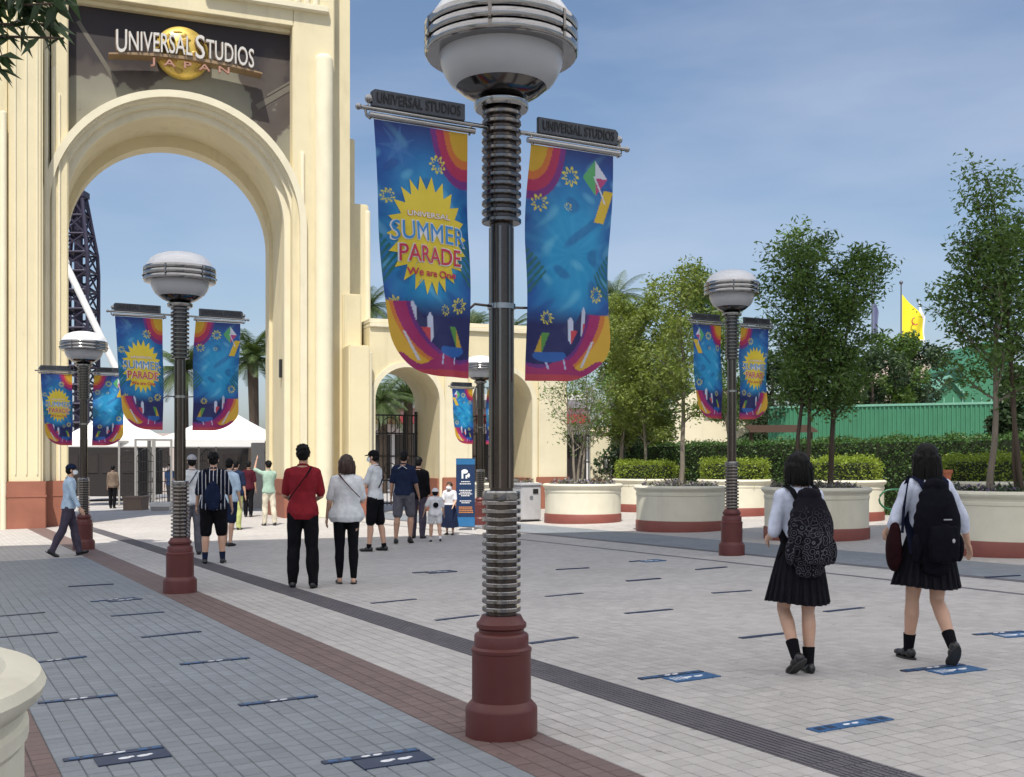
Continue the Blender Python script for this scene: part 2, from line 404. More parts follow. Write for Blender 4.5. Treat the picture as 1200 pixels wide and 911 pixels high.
# ------------------------------------------------------------------ lamp posts
def text_arrays(txt, size=1, spacing=1, bold=0, extr=0, align='CENTER', res=3):
    cu = bpy.data.curves.new('t', 'FONT'); cu.body = txt; cu.size = size; cu.space_character = spacing; cu.offset = bold
    cu.extrude = extr; cu.align_x = align; cu.resolution_u = res
    o = bpy.data.objects.new('t', cu); C.objects.link(o)
    me = bpy.data.meshes.new_from_object(o.evaluated_get(bpy.context.evaluated_depsgraph_get()))
    v = [tuple(p.co) for p in me.vertices]; f = [tuple(p.vertices) for p in me.polygons]
    bpy.data.objects.remove(o); bpy.data.curves.remove(cu); bpy.data.meshes.remove(me)
    return v, f
def text_fit(txt, x0, x1, y0, y1, bold=0, extr=0, spacing=1, fn=None):
    v, f = text_arrays(txt, 1, spacing, bold, extr)
    a = np.array(v); lo = a.min(0); hi = a.max(0)
    a[:, 0] = x0 + (a[:, 0] - lo[0]) / (hi[0] - lo[0]) * (x1 - x0); a[:, 1] = y0 + (a[:, 1] - lo[1]) / (hi[1] - lo[1]) * (y1 - y0)
    return a, f

def ring_mesh(r0, r1, h):
    return MB().lathe([(r0, -h / 2), (r1 - .004, -h / 2), (r1, -h / 2 + .004), (r1, h / 2 - .004), (r1 - .004, h / 2), (r0, h / 2)], 28).mesh('ring', 40)
def make_lamp():
    t = empty('street_lamp')
    MB().lathe([(.0, -.06), (.205, -.06), (.205, .15), (.200, .165), (.178, .19), (.168, .20), (.168, .47), (.172, .475), (.172, .492), (.155, .505), (.155, .565),
                (.148, .575), (.128, .585), (.128, .60), (.142, .612), (.142, .635), (.128, .648), (.112, .68), (0, .68)], 40).build('base', M_brown, t, 35)
    p = MB()
    for k in range(1): p.lathe([(.066, 1.30), (.066, 1.36), (.066, 2.9), (.086, 2.91), (.086, 3.58)], 24, cap=False)
    p.build('pole', M_pole, t, 35)
    MB().lathe([(.088, .66), (.088, 1.345)], 28, cap=False).build('sleeve', M_pole, t, 35)
    fl = MB()
    for k in range(8):
        a = 2 * PI * k / 8 + .2; fl.box(-.006, .006, .064, .0715, 1.40, 2.88, Matrix.Rotation(a, 4, 'Z'))
    fl.build('fluting', M_chromed, t)
    rm = ring_mesh(.08, .111, .025); rm.materials.append(mat('ring_steel', (.26, .25, .245), .10, 1, .06, 12))
    for k in range(14): link('ring', rm, None, t, (0, 0, .715 + k * .0463))
    rm2 = ring_mesh(.08, .113, .024); rm2.materials.append(M_chromed)
    for k in range(13): link('ring', rm2, None, t, (0, 0, 2.915 + k * .0505))
    MB().lathe([(.06, 1.335), (.104, 1.335), (.108, 1.345), (.108, 1.375), (.10, 1.385), (.066, 1.39)], 32, cap=False).build('collar', M_chrome, t, 35)
    MB().lathe([(.08, 3.545), (.148, 3.545), (.155, 3.555), (.155, 3.585), (.13, 3.6), (.10, 3.605)], 32, cap=False).build('collar', M_chrome, t, 35)
    MB().lathe([(.10, 3.60), (.16, 3.613), (.215, 3.64), (.258, 3.675), (.25, 3.685)], 40, cap=False).build('reflector', M_chromed, t, 50)
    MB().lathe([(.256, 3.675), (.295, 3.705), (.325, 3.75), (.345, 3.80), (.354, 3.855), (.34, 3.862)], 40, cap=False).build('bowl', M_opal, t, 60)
    MB().lathe([(.345, 3.852), (.425, 3.847), (.43, 3.852), (.345, 3.87)], 40, cap=False).build('flange', M_chrome, t, 40)
    bmesh_ = MB().lathe([(.415, -.026), (.430, -.026), (.437, -.016), (.437, .016), (.430, .026), (.415, .026), (.415, -.026)], 56, cap=False).mesh('band', 40); bmesh_.materials.append(M_chrome)
    for k in range(3): link('band', bmesh_, None, t, (0, 0, 3.880 + k * .062))
    for k in range(6):
        a = 2 * PI * k / 6 + .42
        if k == 0: cm = MB().box(-.010, .010, .395, .439, 3.865, 4.02).ball((0, .440, 3.911), .014, 8, 6).mesh('clip'); cm.materials.append(M_chromed)
        link('clip', cm, None, t, None, (0, 0, a))
    MB().lathe([(.35, 3.862), (.40, 3.867), (.405, 4.02)], 40, cap=False).build('inner_drum', M_chromed, t, 60)
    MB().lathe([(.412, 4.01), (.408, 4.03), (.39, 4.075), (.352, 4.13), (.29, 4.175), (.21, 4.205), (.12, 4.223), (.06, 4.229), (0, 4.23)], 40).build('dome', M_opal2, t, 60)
    MB().tube([(-.86, 0, 3.44), (.86, 0, 3.44)], .012, 10).build('arm', M_chrome, t, 40)
    for s in (-1, 1):
        MB().ball((s * .80, 0, 3.49), .024, 12, 8).build('finial', M_chrome, t, 60); MB().ball((s * .86, 0, 3.44), .018, 10, 6).build('end_knob', M_chrome, t, 60)
        MB().tube([(s * .17, 0, 3.405), (s * .80, 0, 3.405)], .017, 10).build('banner_rod', M_chrome, t, 40)
        MB().tube([(s * .80, 0, 3.47), (s * .822, 0, 3.43), (s * .815, 0, 3.40), (s * .79, 0, 3.385)], .008, 6).build('hook', M_chrome, t, 40)
        MB().tube([(s * .21, 0, 3.45), (s * .195, 0, 3.43), (s * .19, 0, 3.40), (s * .205, 0, 3.38)], .008, 6).build('hook', M_chrome, t, 40)
        MB().tube([(s * .05, 0, 2.43), (s * .17, 0, 2.435), (s * .21, 0, 2.40), (s * .215, 0, 2.37)], .008, 6).build('lower_bracket', M_pole, t, 40)
    MB().lathe([(.06, -.015), (.08, -.015), (.08, .015), (.06, .015)], 24, cap=False).build('clamp', M_chrome, t, 40, loc=(0, 0, 2.43))
    for s in (-1, 1):
        x0, x1 = (-.79, -.235) if s < 0 else (.235, .79)
        pl = MB(); c = .02; po = [(x0, 3.452), (x1, 3.452), (x1, 3.530), (x1 - c * (s > 0), 3.545 if s > 0 else 3.545), (x0 + c * (s < 0), 3.545), (x0, 3.530)]
        pl.prism(po, -.012, .012); q = pl.build('placard', M_plate, t, bevel=.003)
        v, f = text_fit('UNIVERSAL STUDIOS', x0 + .03, x1 - .03, 3.472, 3.530, .02, 0, 1.08)
        tm = MB(); tm.add([(p[0], -.0165, p[1]) for p in v], f); tm.add([(p[0], -.013, p[1]) for p in v], f)
        tm.build('lettering', M_plated, q)
    return t

# banners: shape and print
def bshape(side, c, h):      # c 0 inner .. 1 outer ; h 0 top .. 1 bottom
    L = 1.11 + (.26 if c < .35 else .26 * math.sqrt(max(0, 1 - ((c - .35) / .65) ** 2)))
    d = h * L; z = 3.385 - d; tt = d / 1.36
    if side < 0: xi = -.213 + .012 * math.sin(3 * tt); xo = -.775 + .105 * tt ** 1.1
    else: xi = .195 - .055 * tt - .01 * math.sin(5 * tt); xo = .758 - .03 * tt
    x = xi + (xo - xi) * c
    y = (.028 * math.sin(c * 5.2 + 1 + 2.2 * tt) + .016 * math.sin(c * 11 + 7 * tt) ) * min(1, tt * 2 + .15) - .02 * tt
    y += .012 * math.sin(tt * 9 + c * 3) * tt
    return Vector((x, y, z))
def banner_colour(c, h, festive):
    L = 1.11 + (.26 if c < .35 else .26 * math.sqrt(max(0, 1 - ((c - .35) / .65) ** 2)))
    y = h * L / 1.37; x = c                      # y 0..1 down
    X = x * .57; Y = y * 1.37
    def mixc(a, b, t): t = max(0, min(1, t)); return tuple(a[i] + (b[i] - a[i]) * t for i in range(3))
    deep = (.004, .010, .11); blue = (.004, .055, .34); cyan = (.012, .36, .66)
    g = math.exp(-((X - .29) ** 2 / .05 + (Y - .62) ** 2 / .16))
    col = mixc(blue, cyan, g * 1.5)
    ang = math.atan2(Y - .62, X - .29)
    col = mixc(col, (.10, .62, .82), max(0, math.sin(ang * 15)) * .16 * (1 - min(1, abs(Y - .62) / .6)))
    # soft swirls
    sw = math.sin(X * 22 + math.sin(Y * 13) * 2) * math.sin(Y * 17 + X * 8)
    col = mixc(col, (.25, .75, .9), max(0, sw - .6) * .9)
    if sw < -.45 and .2 < Y < 1.0: col = mixc(col, (.004, .05, .28), min(.45, (-.45 - sw) * 1.5))
    if Y > .93: col = mixc(col, deep, (Y - .93) * 9)
    if Y < .16: col = mixc(col, deep, (.16 - Y) * 4.5)
    # palm fronds both sides
    for sx in (0, 1):
        fx = X if sx == 0 else .57 - X
        if .60 < Y < .86 and fx < .12 and math.sin((Y * 1.4 + fx * 1.6) * 95) > .1 - fx * 2 and fx < .12 * (1 - abs(Y - .73) / .15): col = (.01, .16, .13)
    # top inner rainbow corner
    d = math.hypot(X * .95, Y * .78) * (1 + .06 * math.sin(math.atan2(Y, X + .001) * 3 + .9))
    if d < .235: col = (.70, .42, .02) if d < .115 else (.70, .18, .03) if d < .15 else (.50, .02, .10) if d < .20 else (.20, .02, .22)
    # top outer leaves / kite
    if not festive:
        if abs(X - .44) + abs(Y - .15) * .8 < .085: col = (.10, .45, .15) if X < .44 else (.55, .06, .22) if Y > .15 else (.7, .75, .8)
        if abs((X - .50) * .8 + (Y - .32) * .3) < .03 and abs(Y - .32) < .10: col = (.80, .55, .03)
        if abs((X - .47) - (Y - .22) * .45) < .006 and .14 < Y < .30: col = (.7, .75, .8)
    else:
        for k in range(7):
            a = k * .9; ex = .44 + .11 * math.cos(a); ey = .13 + .09 * math.sin(a)
            dd = abs((X - .44) * math.sin(a) - (Y - .13) * math.cos(a)); al = (X - .44) * math.cos(a) + (Y - .13) * math.sin(a)
            if dd < .022 * (1 - al / .13) and 0 < al < .12: col = mixc(col, (.08, .26, .55), .3)
    # outline star flowers
    stars = [(.20, .20, .052), (.52, .40, .04), (.08, .97, .045), (.18, 1.00, .03), (.50, .98, .05)] if festive else [(.27, .16, .058), (.08, .33, .05), (.26, .34, .025), (.48, .84, .05), (.13, 1.0, .04)]
    for sx, sy, sr in stars:
        dx = X - sx; dy = Y - sy; r = math.hypot(dx, dy); a = math.atan2(dy, dx)
        o = sr * (.82 + .24 * math.cos(9 * a)); i = sr * .66 * (.86 + .28 * math.cos(9 * a))
        if i < r < o: col = (.80, .72, .06)
    # kites low down
    for kx, ky, s_ in ((.40, 1.06, .07), (.30, 1.10, .055)) if festive else ((.27, 1.07, .055), (.37, 1.02, .065)):
        dx = (X - kx) / s_; dy = (Y - ky) / (s_ * 1.5)
        if abs(dx) + abs(dy) < 1: col = (.65, .06, .08) if dx * dy > 0 and dx > 0 else (.65, .72, .85) if abs(dx) < .3 else (.02, .03, .12)
    # bottom rainbow sweep, following the curved outer edge
    d = math.hypot((X + .02) / .60, (Y - .92) / .455)
    if Y > .96:
        hh = .06 * math.sin(X * 9)
        if d > .965 + hh * .3: col = (.78, .46, .03)
        elif d > .92 + hh * .4: col = (.72, .22, .03)
        elif d > .80 + hh: col = (.42, .015, .14)
        elif d > .75 + hh: col = (.16, .02, .22)
        if Y > 1.27 + .03 * math.sin(X * 22): col = (.38, .015, .13) if Y < 1.33 else (.55, .05, .07)
    for px_, l0 in ((.12, .10), (.22, .08)):
        if abs(X - px_ - (Y - 1.25) * .2) < .005 and 1.2 < Y < 1.3: col = (.55, .62, .85)
    if abs((X - .42) + (Y - 1.19) * .55) < .009 and 1.12 < Y < 1.28: col = (.66, .68, .70)
    if abs(X - .10 + (Y - 1.15) * .4) < .022 and abs(Y - 1.15) < .06: col = (.10, .32, .05) if X > .10 else (.62, .40, .03)
    if (X - .14) ** 2 / .009 + (Y - 1.22) ** 2 / .0016 < 1 and Y > 1.2: col = (.01, .12, .42)
    return col
M_banner = bpy.data.materials.new('banner_print'); M_banner.use_nodes = True
def _bm():
    N = M_banner.node_tree.nodes; L = M_banner.node_tree.links; b = N['Principled BSDF']
    a = N.new('ShaderNodeAttribute'); a.attribute_name = 'print'; L.new(a.outputs['Color'], b.inputs['Base Color']); b.inputs['Roughness'].default_value = .55
    t = N.new('ShaderNodeBsdfTranslucent'); L.new(a.outputs['Color'], t.inputs[0]); x = N.new('ShaderNodeMixShader'); x.inputs[0].default_value = .15
    L.new(b.outputs[0], x.inputs[1]); L.new(t.outputs[0], x.inputs[2]); L.new(x.outputs[0], N['Material Output'].inputs[0])
    tc = N.new('ShaderNodeTexCoord'); nz = N.new('ShaderNodeTexNoise'); nz.inputs['Scale'].default_value = 7; L.new(tc.outputs['Object'], nz.inputs[0])
    bp = N.new('ShaderNodeBump'); bp.inputs['Strength'].default_value = .4; bp.inputs['Distance'].default_value = .03; L.new(nz.outputs['Fac'], bp.inputs['Height']); L.new(bp.outputs[0], b.inputs['Normal'])
_bm()
def banner_mesh(side, festive, nu=96, nv=230):
    vs = []; cols = []
    for j in range(nv + 1):
        for i in range(nu + 1):
            vs.append(tuple(bshape(side, i / nu, j / nv))); k = banner_colour(i / nu, j / nv, festive)
            cols += [k[0] * .68, k[1] * .68, k[2] * .74, 1]
    fs = [(j * (nu + 1) + i, j * (nu + 1) + i + 1, (j + 1) * (nu + 1) + i + 1, (j + 1) * (nu + 1) + i) for j in range(nv) for i in range(nu)]
    me = bpy.data.meshes.new('banner'); me.from_pydata(vs, [], fs)
    at_ = me.color_attributes.new('print', 'FLOAT_COLOR', 'POINT'); at_.data.foreach_set('color', cols)
    me.materials.append(M_banner); me.shade_smooth()
    return me
def on_banner(side, X, Y, off):       # X metres from image-left edge, Y metres down
    c = 1 - X / .57 if side < 0 else X / .57
    L = 1.11 + (.26 if c < .35 else .26 * math.sqrt(max(0, 1 - ((c - .35) / .65) ** 2)))
    p = bshape(side, c, Y / L); return (p.x, p.y - off, p.z)
M_pr = {k: mat('print_' + k, tuple(c * .75 for c in v), .5, 0, .06, 8) for k, v in dict(yellow=(.80, .62, .03), orange=(.8, .34, .02), white=(.8, .82, .85), blue=(.03, .28, .68), red=(.60, .03, .08), navy=(.01, .02, .12), cyan=(.05, .45, .65)).items()}
def banner_text(side, parent_mesh_cache={}):
    out = []
    if side in parent_mesh_cache: return parent_mesh_cache[side]
    # sun burst
    mb = MB(); cx, cy = .29, .60; n = 22; ring = []
    for k in range(n * 2):
        a = PI * k / n; r = 1 if k % 2 == 0 else .76; ring.append((cx + .25 * r * math.cos(a), cy + .33 * r * math.sin(a)))
    vs = []; fs = []
    K = 8
    for t in range(1, K + 1):
        for x, y in ring: vs.append(on_banner(side, cx + (x - cx) * t / K, cy + (y - cy) * t / K, .004))
    m = len(ring); vs.append(on_banner(side, cx, cy, .004))
    for t in range(K - 1):
        for k in range(m): fs.append((t * m + k, t * m + (k + 1) % m, (t + 1) * m + (k + 1) % m, (t + 1) * m + k))
    fs += [(K * m, (k + 1) % m, k) for k in range(m)]
    mb.add(vs, fs); out.append(('sun_print', mb.mesh('sun_print', 30), M_pr['yellow']))
    def word(txt, x0, x1, y0, y1, key, off, bold, arc=0, name='lettering', tlt=0):
        v, f = text_fit(txt, x0, x1, -y1, -y0, bold, 0, 1.0)
        q = MB(); cxm = (x0 + x1) / 2
        q.add([on_banner(side, p[0], -p[1] + arc * ((p[0] - cxm) / .25) ** 2 + tlt * (p[0] - cxm), off) for p in v], f)
        out.append((name, q.mesh(name), M_pr[key]))
    word('UNIVERSAL', .15, .43, .470, .505, 'orange', .006, .03, .01)
    word('UNIVERSAL', .153, .427, .473, .502, 'white', .008, .01, .01)
    word('SUMMER', .055, .53, .525, .635, 'white', .007, .022, .012, tlt=.03)
    word('SUMMER', .063, .522, .530, .630, 'blue', .009, .0, .012, tlt=.03)
    word('PARADE', .095, .50, .655, .755, 'white', .007, .028, .0, tlt=.03)
    word('PARADE', .103, .492, .660, .750, 'red', .009, .008, .0, tlt=.03)
    word('We are One', .14, .46, .785, .825, 'red', .009, .02, -.008, tlt=.02)
    parent_mesh_cache[side] = out; return out
BM = {}
def banner(lamp_loc, rz, sc, side, text, label, festive):
    k = (side, festive)
    if k not in BM: BM[k] = banner_mesh(side, festive)
    o = link('banner', BM[k], None); o.location = lamp_loc; o.rotation_euler = (0, 0, rz); o.scale = sc
    tag(o, label, 'banner', 'festival banners hanging from the lamp posts')
    if text:
        for n, me, m in banner_text(side): link(n, me, m, o)
    return o
lamp0 = make_lamp()
l3 = WA(2.93, 22.9); l2 = WA(2.93, 14.1); l1 = (-.06, 6.31)
l4 = (Q(857.5) * 17.6, 17.6); l5 = (Q(563) * 27.5, 27.5)
LAMPS = [
 (l1, 1.0, 'nearest lamp post, tallest in the picture, with ringed dark pole on dark red base', 'text', 'plain', 'large blue summer banner with yellow sun, left of the nearest lamp post', 'large blue banner of stars and kites, without sun, right of the nearest lamp post'),
 (l2, 1.0, 'second lamp post back in the left row, behind the man in the striped shirt', 'text', 'plain', 'summer banner left of the lamp post beside the striped shirt man', 'star and kite banner right of the lamp post beside the striped shirt man'),
 (l3, 1.0, 'farthest lamp post of the left row, beside the walking guard', 'text', 'plain', 'small summer parade banner on the lamp post beside the guard, against the gate', 'small star and kite banner on the lamp post beside the guard, near the white beam'),
 (l4, 1.07, 'lamp post on the right in front of the round planters and hedge', 'plain', 'text', 'star and kite banner left of the lamp post in front of the planters', 'summer banner right of the lamp post in front of the planters'),
 (l5, .99, 'distant lamp post mostly hidden behind the nearest one, by the standing sign', 'plain', 'text', 'small star banner just left of the nearest pole, above the standing sign', 'small summer banner just right of the nearest pole, before the wing wall')]
for i, (p, sz, lab, kl, kr, ll, lr) in enumerate(LAMPS):
    o = lamp0 if i == 0 else copy_tree(lamp0)
    loc = (p[0], p[1], gz(p[0])); o.location = loc; o.rotation_euler = (0, 0, VANG + (rnd.uniform(-.03, .03) if i else 0)); o.scale = (1, 1, sz)
    tag(o, lab, 'lamp post', 'lamp posts with banners on the plaza')
    banner(loc, o.rotation_euler[2], (1, 1, sz), -1, kl == 'text', ll, kl == 'text')
    banner(loc, o.rotation_euler[2], (1, 1, sz), 1, kr == 'text', lr, kr == 'text')

# ------------------------------------------------------------------ entrance gate
GA = math.atan2(.3714, .9285); GP = (-5.84, 33.2)
def SS(px, t=0):
    q = Q(px); x0 = GP[0] - .3714 * t; y0 = GP[1] + .9285 * t
    return (q * y0 - x0) / (.9285 - .3714 * q)
def ZG(py, s, t=0): return CAMH + (HY - py) / F * (GP[1] + .3714 * s + .9285 * t)
gate = empty('entrance_gate', (GP[0], GP[1], 0), GA, 'tall cream archway with dark mural panel, round arch and terracotta base', 'gate')
def arch_wall(mb, s0, s1, z0, z1, t0, t1, ops, n=28):
    segs = []; x = s0                         # (xa, low a, xb, low b, kind)
    for (c, r, sp) in ops:
        if c - r > x + 1e-4: segs.append((x, z0, c - r, z0, 0))
        for k in range(n):
            a0 = PI - PI * k / n; a1 = PI - PI * (k + 1) / n
            segs.append((c + r * math.cos(a0), sp + r * math.sin(a0), c + r * math.cos(a1), sp + r * math.sin(a1), 1))
        x = c + r
    if s1 > x + 1e-4: segs.append((x, z0, s1, z0, 0))
    def q(a, b, c_, d): mb.add([a, b, c_, d], [(0, 1, 2, 3)])
    for xa, la, xb, lb, k in segs:
        for t in (t0, t1): q((xa, t, la), (xb, t, lb), (xb, t, z1), (xa, t, z1))
        q((xa, t0, la), (xb, t0, lb), (xb, t1, lb), (xa, t1, la)); q((xa, t0, z1), (xb, t0, z1), (xb, t1, z1), (xa, t1, z1))
    for (c, r, sp) in ops:
        for e in (c - r, c + r): q((e, t0, z0), (e, t0, sp), (e, t1, sp), (e, t1, z0))
    if abs(segs[0][0] - s0) < 1e-5: q((s0, t0, z0), (s0, t0, z1), (s0, t1, z1), (s0, t1, z0))
    q((s1, t0, z0), (s1, t0, z1), (s1, t1, z1), (s1, t1, z0))
def clean(o, d=.0005):
    bm = bmesh.new(); bm.from_mesh(o.data); bmesh.ops.remove_doubles(bm, verts=bm.verts, dist=d)
    seen = {}; dele = []
    for f in bm.faces:                      # drop interior duplicate faces
        k = tuple(sorted(v.index for v in f.verts))
        if k in seen: dele += [f, seen[k]]
        else: seen[k] = f
    bmesh.ops.delete(bm, geom=list(set(dele)), context='FACES_ONLY'); bmesh.ops.recalc_face_normals(bm, faces=bm.faces)
    bm.to_mesh(o.data); bm.free(); o.data.shade_smooth(); o.data.set_sharp_from_angle(angle=R(25))
AC = -3.95; AR = 3.07; ASP = 8.5
sL = SS(80); sR = SS(343)
zt = ZG(42, sR) + .17
def build_gate():
    top = 17.2
    # core with the opening, behind the panel
    m = MB(); arch_wall(m, -11.5, 1.15, -.8, top, .6, 2.6, [(AC, AR, ASP)], 36); o = m.build('wall', M_cream, gate); clean(o)
    m = MB(); arch_wall(m, -9.5, 1.1, -.8, top - .3, 2.6, 3.3, [(AC, AR - .1, ASP - .25)], 36); o = m.build('inner_order', M_cream, gate); clean(o)
    # stepped arch rings
    def ring(r0, r1, t0, t1, name):
        m = MB(); n = 40; vs = []; fs = []
        pts = [(-1, -.8 - ASP)] + [(None, PI - PI * k / n) for k in range(n + 1)] + [(1, -.8 - ASP)]
        for r in (r0, r1):
            for t in (t0, t1):
                for a, b in pts:
                    if a is None: vs.append((AC + r * math.cos(b), t, ASP + r * math.sin(b)))
                    else: vs.append((AC + a * r, t, ASP + b))
        k = len(pts); A, B, Cc, D = 0, k, 2 * k, 3 * k    # r0t0 r0t1 r1t0 r1t1
        for i in range(k - 1):
            fs += [(A + i, A + i + 1, Cc + i + 1, Cc + i), (B + i, D + i, D + i + 1, B + i + 1), (A + i, B + i, B + i + 1, A + i + 1), (Cc + i, Cc + i + 1, D + i + 1, D + i)]
        m.add(vs, fs); m.build(name, M_cream2, gate, 30)
    ring(AR + .36, AR + .56, -.12, .62, 'arch_ring'); ring(AR + .18, AR + .362, .17, .61, 'arch_ring'); ring(AR - .015, AR + .182, .40, .602, 'arch_ring')
    ring(AR + .30, AR + .37, .02, .3, 'arch_bead')
    # mural panel
    nm = bpy.data.materials.new('mural'); nm.use_nodes = True; N = nm.node_tree.nodes; L = nm.node_tree.links; b = N['Principled BSDF']
    t = N.new('ShaderNodeTexCoord'); n1 = N.new('ShaderNodeTexNoise'); n1.inputs['Scale'].default_value = .75; n1.inputs['Detail'].default_value = 4; n1.inputs['Roughness'].default_value = .45
    L.new(t.outputs['Object'], n1.inputs[0]); sp = N.new('ShaderNodeSeparateXYZ'); L.new(t.outputs['Object'], sp.inputs[0])
    mr = N.new('ShaderNodeMapRange'); mr.inputs['From Min'].default_value = 11.0; mr.inputs['From Max'].default_value = 14.4; mr.inputs['To Min'].default_value = .34; mr.inputs['To Max'].default_value = -.26
    L.new(sp.outputs[2], mr.inputs[0]); ad = N.new('ShaderNodeMath'); ad.operation = 'ADD'; L.new(mr.outputs[0], ad.inputs[0]); L.new(n1.outputs['Fac'], ad.inputs[1])
    rp = N.new('ShaderNodeValToRGB'); cr = rp.color_ramp; cr.interpolation = 'LINEAR'
    for p, c in ((0, (.020, .016, .018)), (.40, (.030, .022, .023)), (.47, (.065, .050, .042)), (.58, (.075, .060, .050)), (.60, (.20, .19, .145)), (.9, (.26, .25, .19))):
        e = cr.elements.new(p); e.color = c + (1,)
    cr.elements.remove(cr.elements[0]); cr.elements.remove(cr.elements[-1])
    L.new(ad.outputs[0], rp.inputs[0]); L.new(rp.outputs[0], b.inputs['Base Color']); b.inputs['Roughness'].default_value = .7
    m = MB(); arch_wall(m, sL, sR, ASP + 1.4, zt, .45, .595, [(AC, AR + .55, ASP)], 36)
    o = m.build('mural_panel', nm, gate)
    # painted light beams on the mural, thin relief
    m = MB(); bms = mat('mural_beam', (.13, .115, .09), .7)
    for (x, z, a, l, w) in ((sL + .25, zt - .45, -1.0, 1.9, .12), (sR - .45, zt - 1.9, .62, 1.3, .16), (sR - .2, zt - 1.55, .62, 1.2, .06)):
        M = Matrix.Translation((x, .44, z)) @ Matrix.Rotation(-a, 4, 'Y'); MB().box(0 if a < 0 else -l * .5, l if a < 0 else l * .5, 0, .004, -w / 2, w / 2, M).build('mural_beam', bms, gate)
    # frame: lintel above the panel, right pier, left pier
    m = MB(); m.box(sL - .02, sR + .02, -.0, .60, zt + .12, top); m.prism([(sL, zt + .12), (sR, zt + .12), (sR, zt), (sL, zt)], .25, .60)
    m.build('lintel', M_cream, gate, bevel=.02)
    m = MB(); m.box(sR, SS(392), 0, .6, -.8, top); m.build('pier', M_cream, gate, bevel=.03)
    m = MB(); m.box(SS(60), sL, 0, .6, -.8, top); m.build('pier', M_cream, gate, bevel=.03)
    # infill below the panel beside the arch ring
    m = MB(); m.box(SS(350), sR + .01, .28, .6, -.8, ASP + 1.6); m.build('infill', M_cream, gate)
    # cornice bands above
    m = MB(); m.box(SS(240, -.15), SS(386, -.15), -.18, .1, ZG(16, 0) , ZG(8, 0)); m.build('cornice', M_cream2, gate, bevel=.03)
    m = MB()
    for k in range(14):
        x = SS(250) + k * .27
        if x < SS(380): m.lathe([(.10, 0), (.10, .9), (.07, 1.0)], 10, (x, -.02, ZG(7, 0)))
    m.build('attic_ribs', M_cream2, gate, 30)
    # pilasters, right side: round topped ribs
    def rib(px0, px1, pytop, t, name='pilaster', m_=M_cream2, depth=.5):
        a, b = SS(px0, t), SS(px1, t); r = (b - a) / 2; z = ZG(pytop, a, t); q = MB()
        q.lathe([(r, -.8), (r, z - r * .7), (r * .93, z - r * .35), (r * .7, z - r * .1), (r * .3, z), (0, z + .02)], 20, ((a + b) / 2, t, 0), ph=.1)
        q.build(name, m_, gate, 40)
    def block(px0, px1, pytop, t0, t1, name='tower_step', m_=M_cream):
        a, b = SS(px0, t0), SS(px1, t0); MB().box(a, b, t0, t1, -.8, ZG(pytop, b, t0)).build(name, m_, gate, bevel=.04)
    rib(369, 390, 63, -.05); rib(352, 357, 178, -.02)
    block(384, 403, 97, 1.1, 2.8); rib(393, 400, 103, 1.1)
    block(398, 416, 163, 1.7, 2.9); block(405, 432, 240, 1.9, 3.0); rib(427, 434, 247, 1.95)
    block(402, 424, 345, .5, 1.8)
    block(409, 434, 405, -.35, .6); rib(430, 436, 412, -.2)
    # left tower: pilaster group
    a, b = SS(10, -.7), SS(50, -.7)
    MB().box(a, b, -.7, .6, -.8, top).build('tower_front', M_cream, gate, bevel=.05)
    MB().box(a - 2.4, a, -.45, .6, -.8, ZG(30, a)).build('tower_step', M_cream, gate, bevel=.05)
    MB().box(b, SS(58), .1, .62, -.8, top - .02).build('recess', M_cream, gate)
    rib(51, 56.5, 57, -.08); rib(0, 8, 130, -.7); rib(60, 65, 78, -.02); rib(68, 71, 110, -.02)
    for k in range(3):
        x = a + (b - a) * (.18 + k * .32); MB().box(x, x + .03, -.73, -.69, 1.2, top - 2).build('flute', M_cream2, gate)
    # terracotta base
    def base(px0, px1, t0, t1, h=1.02):
        a, b = SS(px0, t0), SS(px1, t0); MB().box(a, b, t0, t1, -.8, h).build('base', M_terra, gate, bevel=.02)
        MB().box(a - .015, b + .015, t0 - .015, t1, h - .42, h - .36).build('base_band', M_terra, gate)
    base(7.5, 54, -.78, .5); base(-60, 7, -.5, .5); base(54, 76, -.16, .58); base(333, 349, -.16, 3.2); base(349, 392, -.1, .8)
    base(392, 412, .9, 2); base(408, 437, -.42, .5)
    MB().box(AC - AR - .1, AC - AR + .03, .42, 3.2, -.8, .95).build('base', M_terra, gate)
    # little wall lanterns on the right jamb
    for t_, z_ in ((2.9, 4.0), (.9, 4.1)):
        MB().box(AC + AR - .08, AC + AR + .02, t_ - .08, t_ + .08, z_, z_ + .55).build('wall_lantern', M_black, gate)
build_gate()

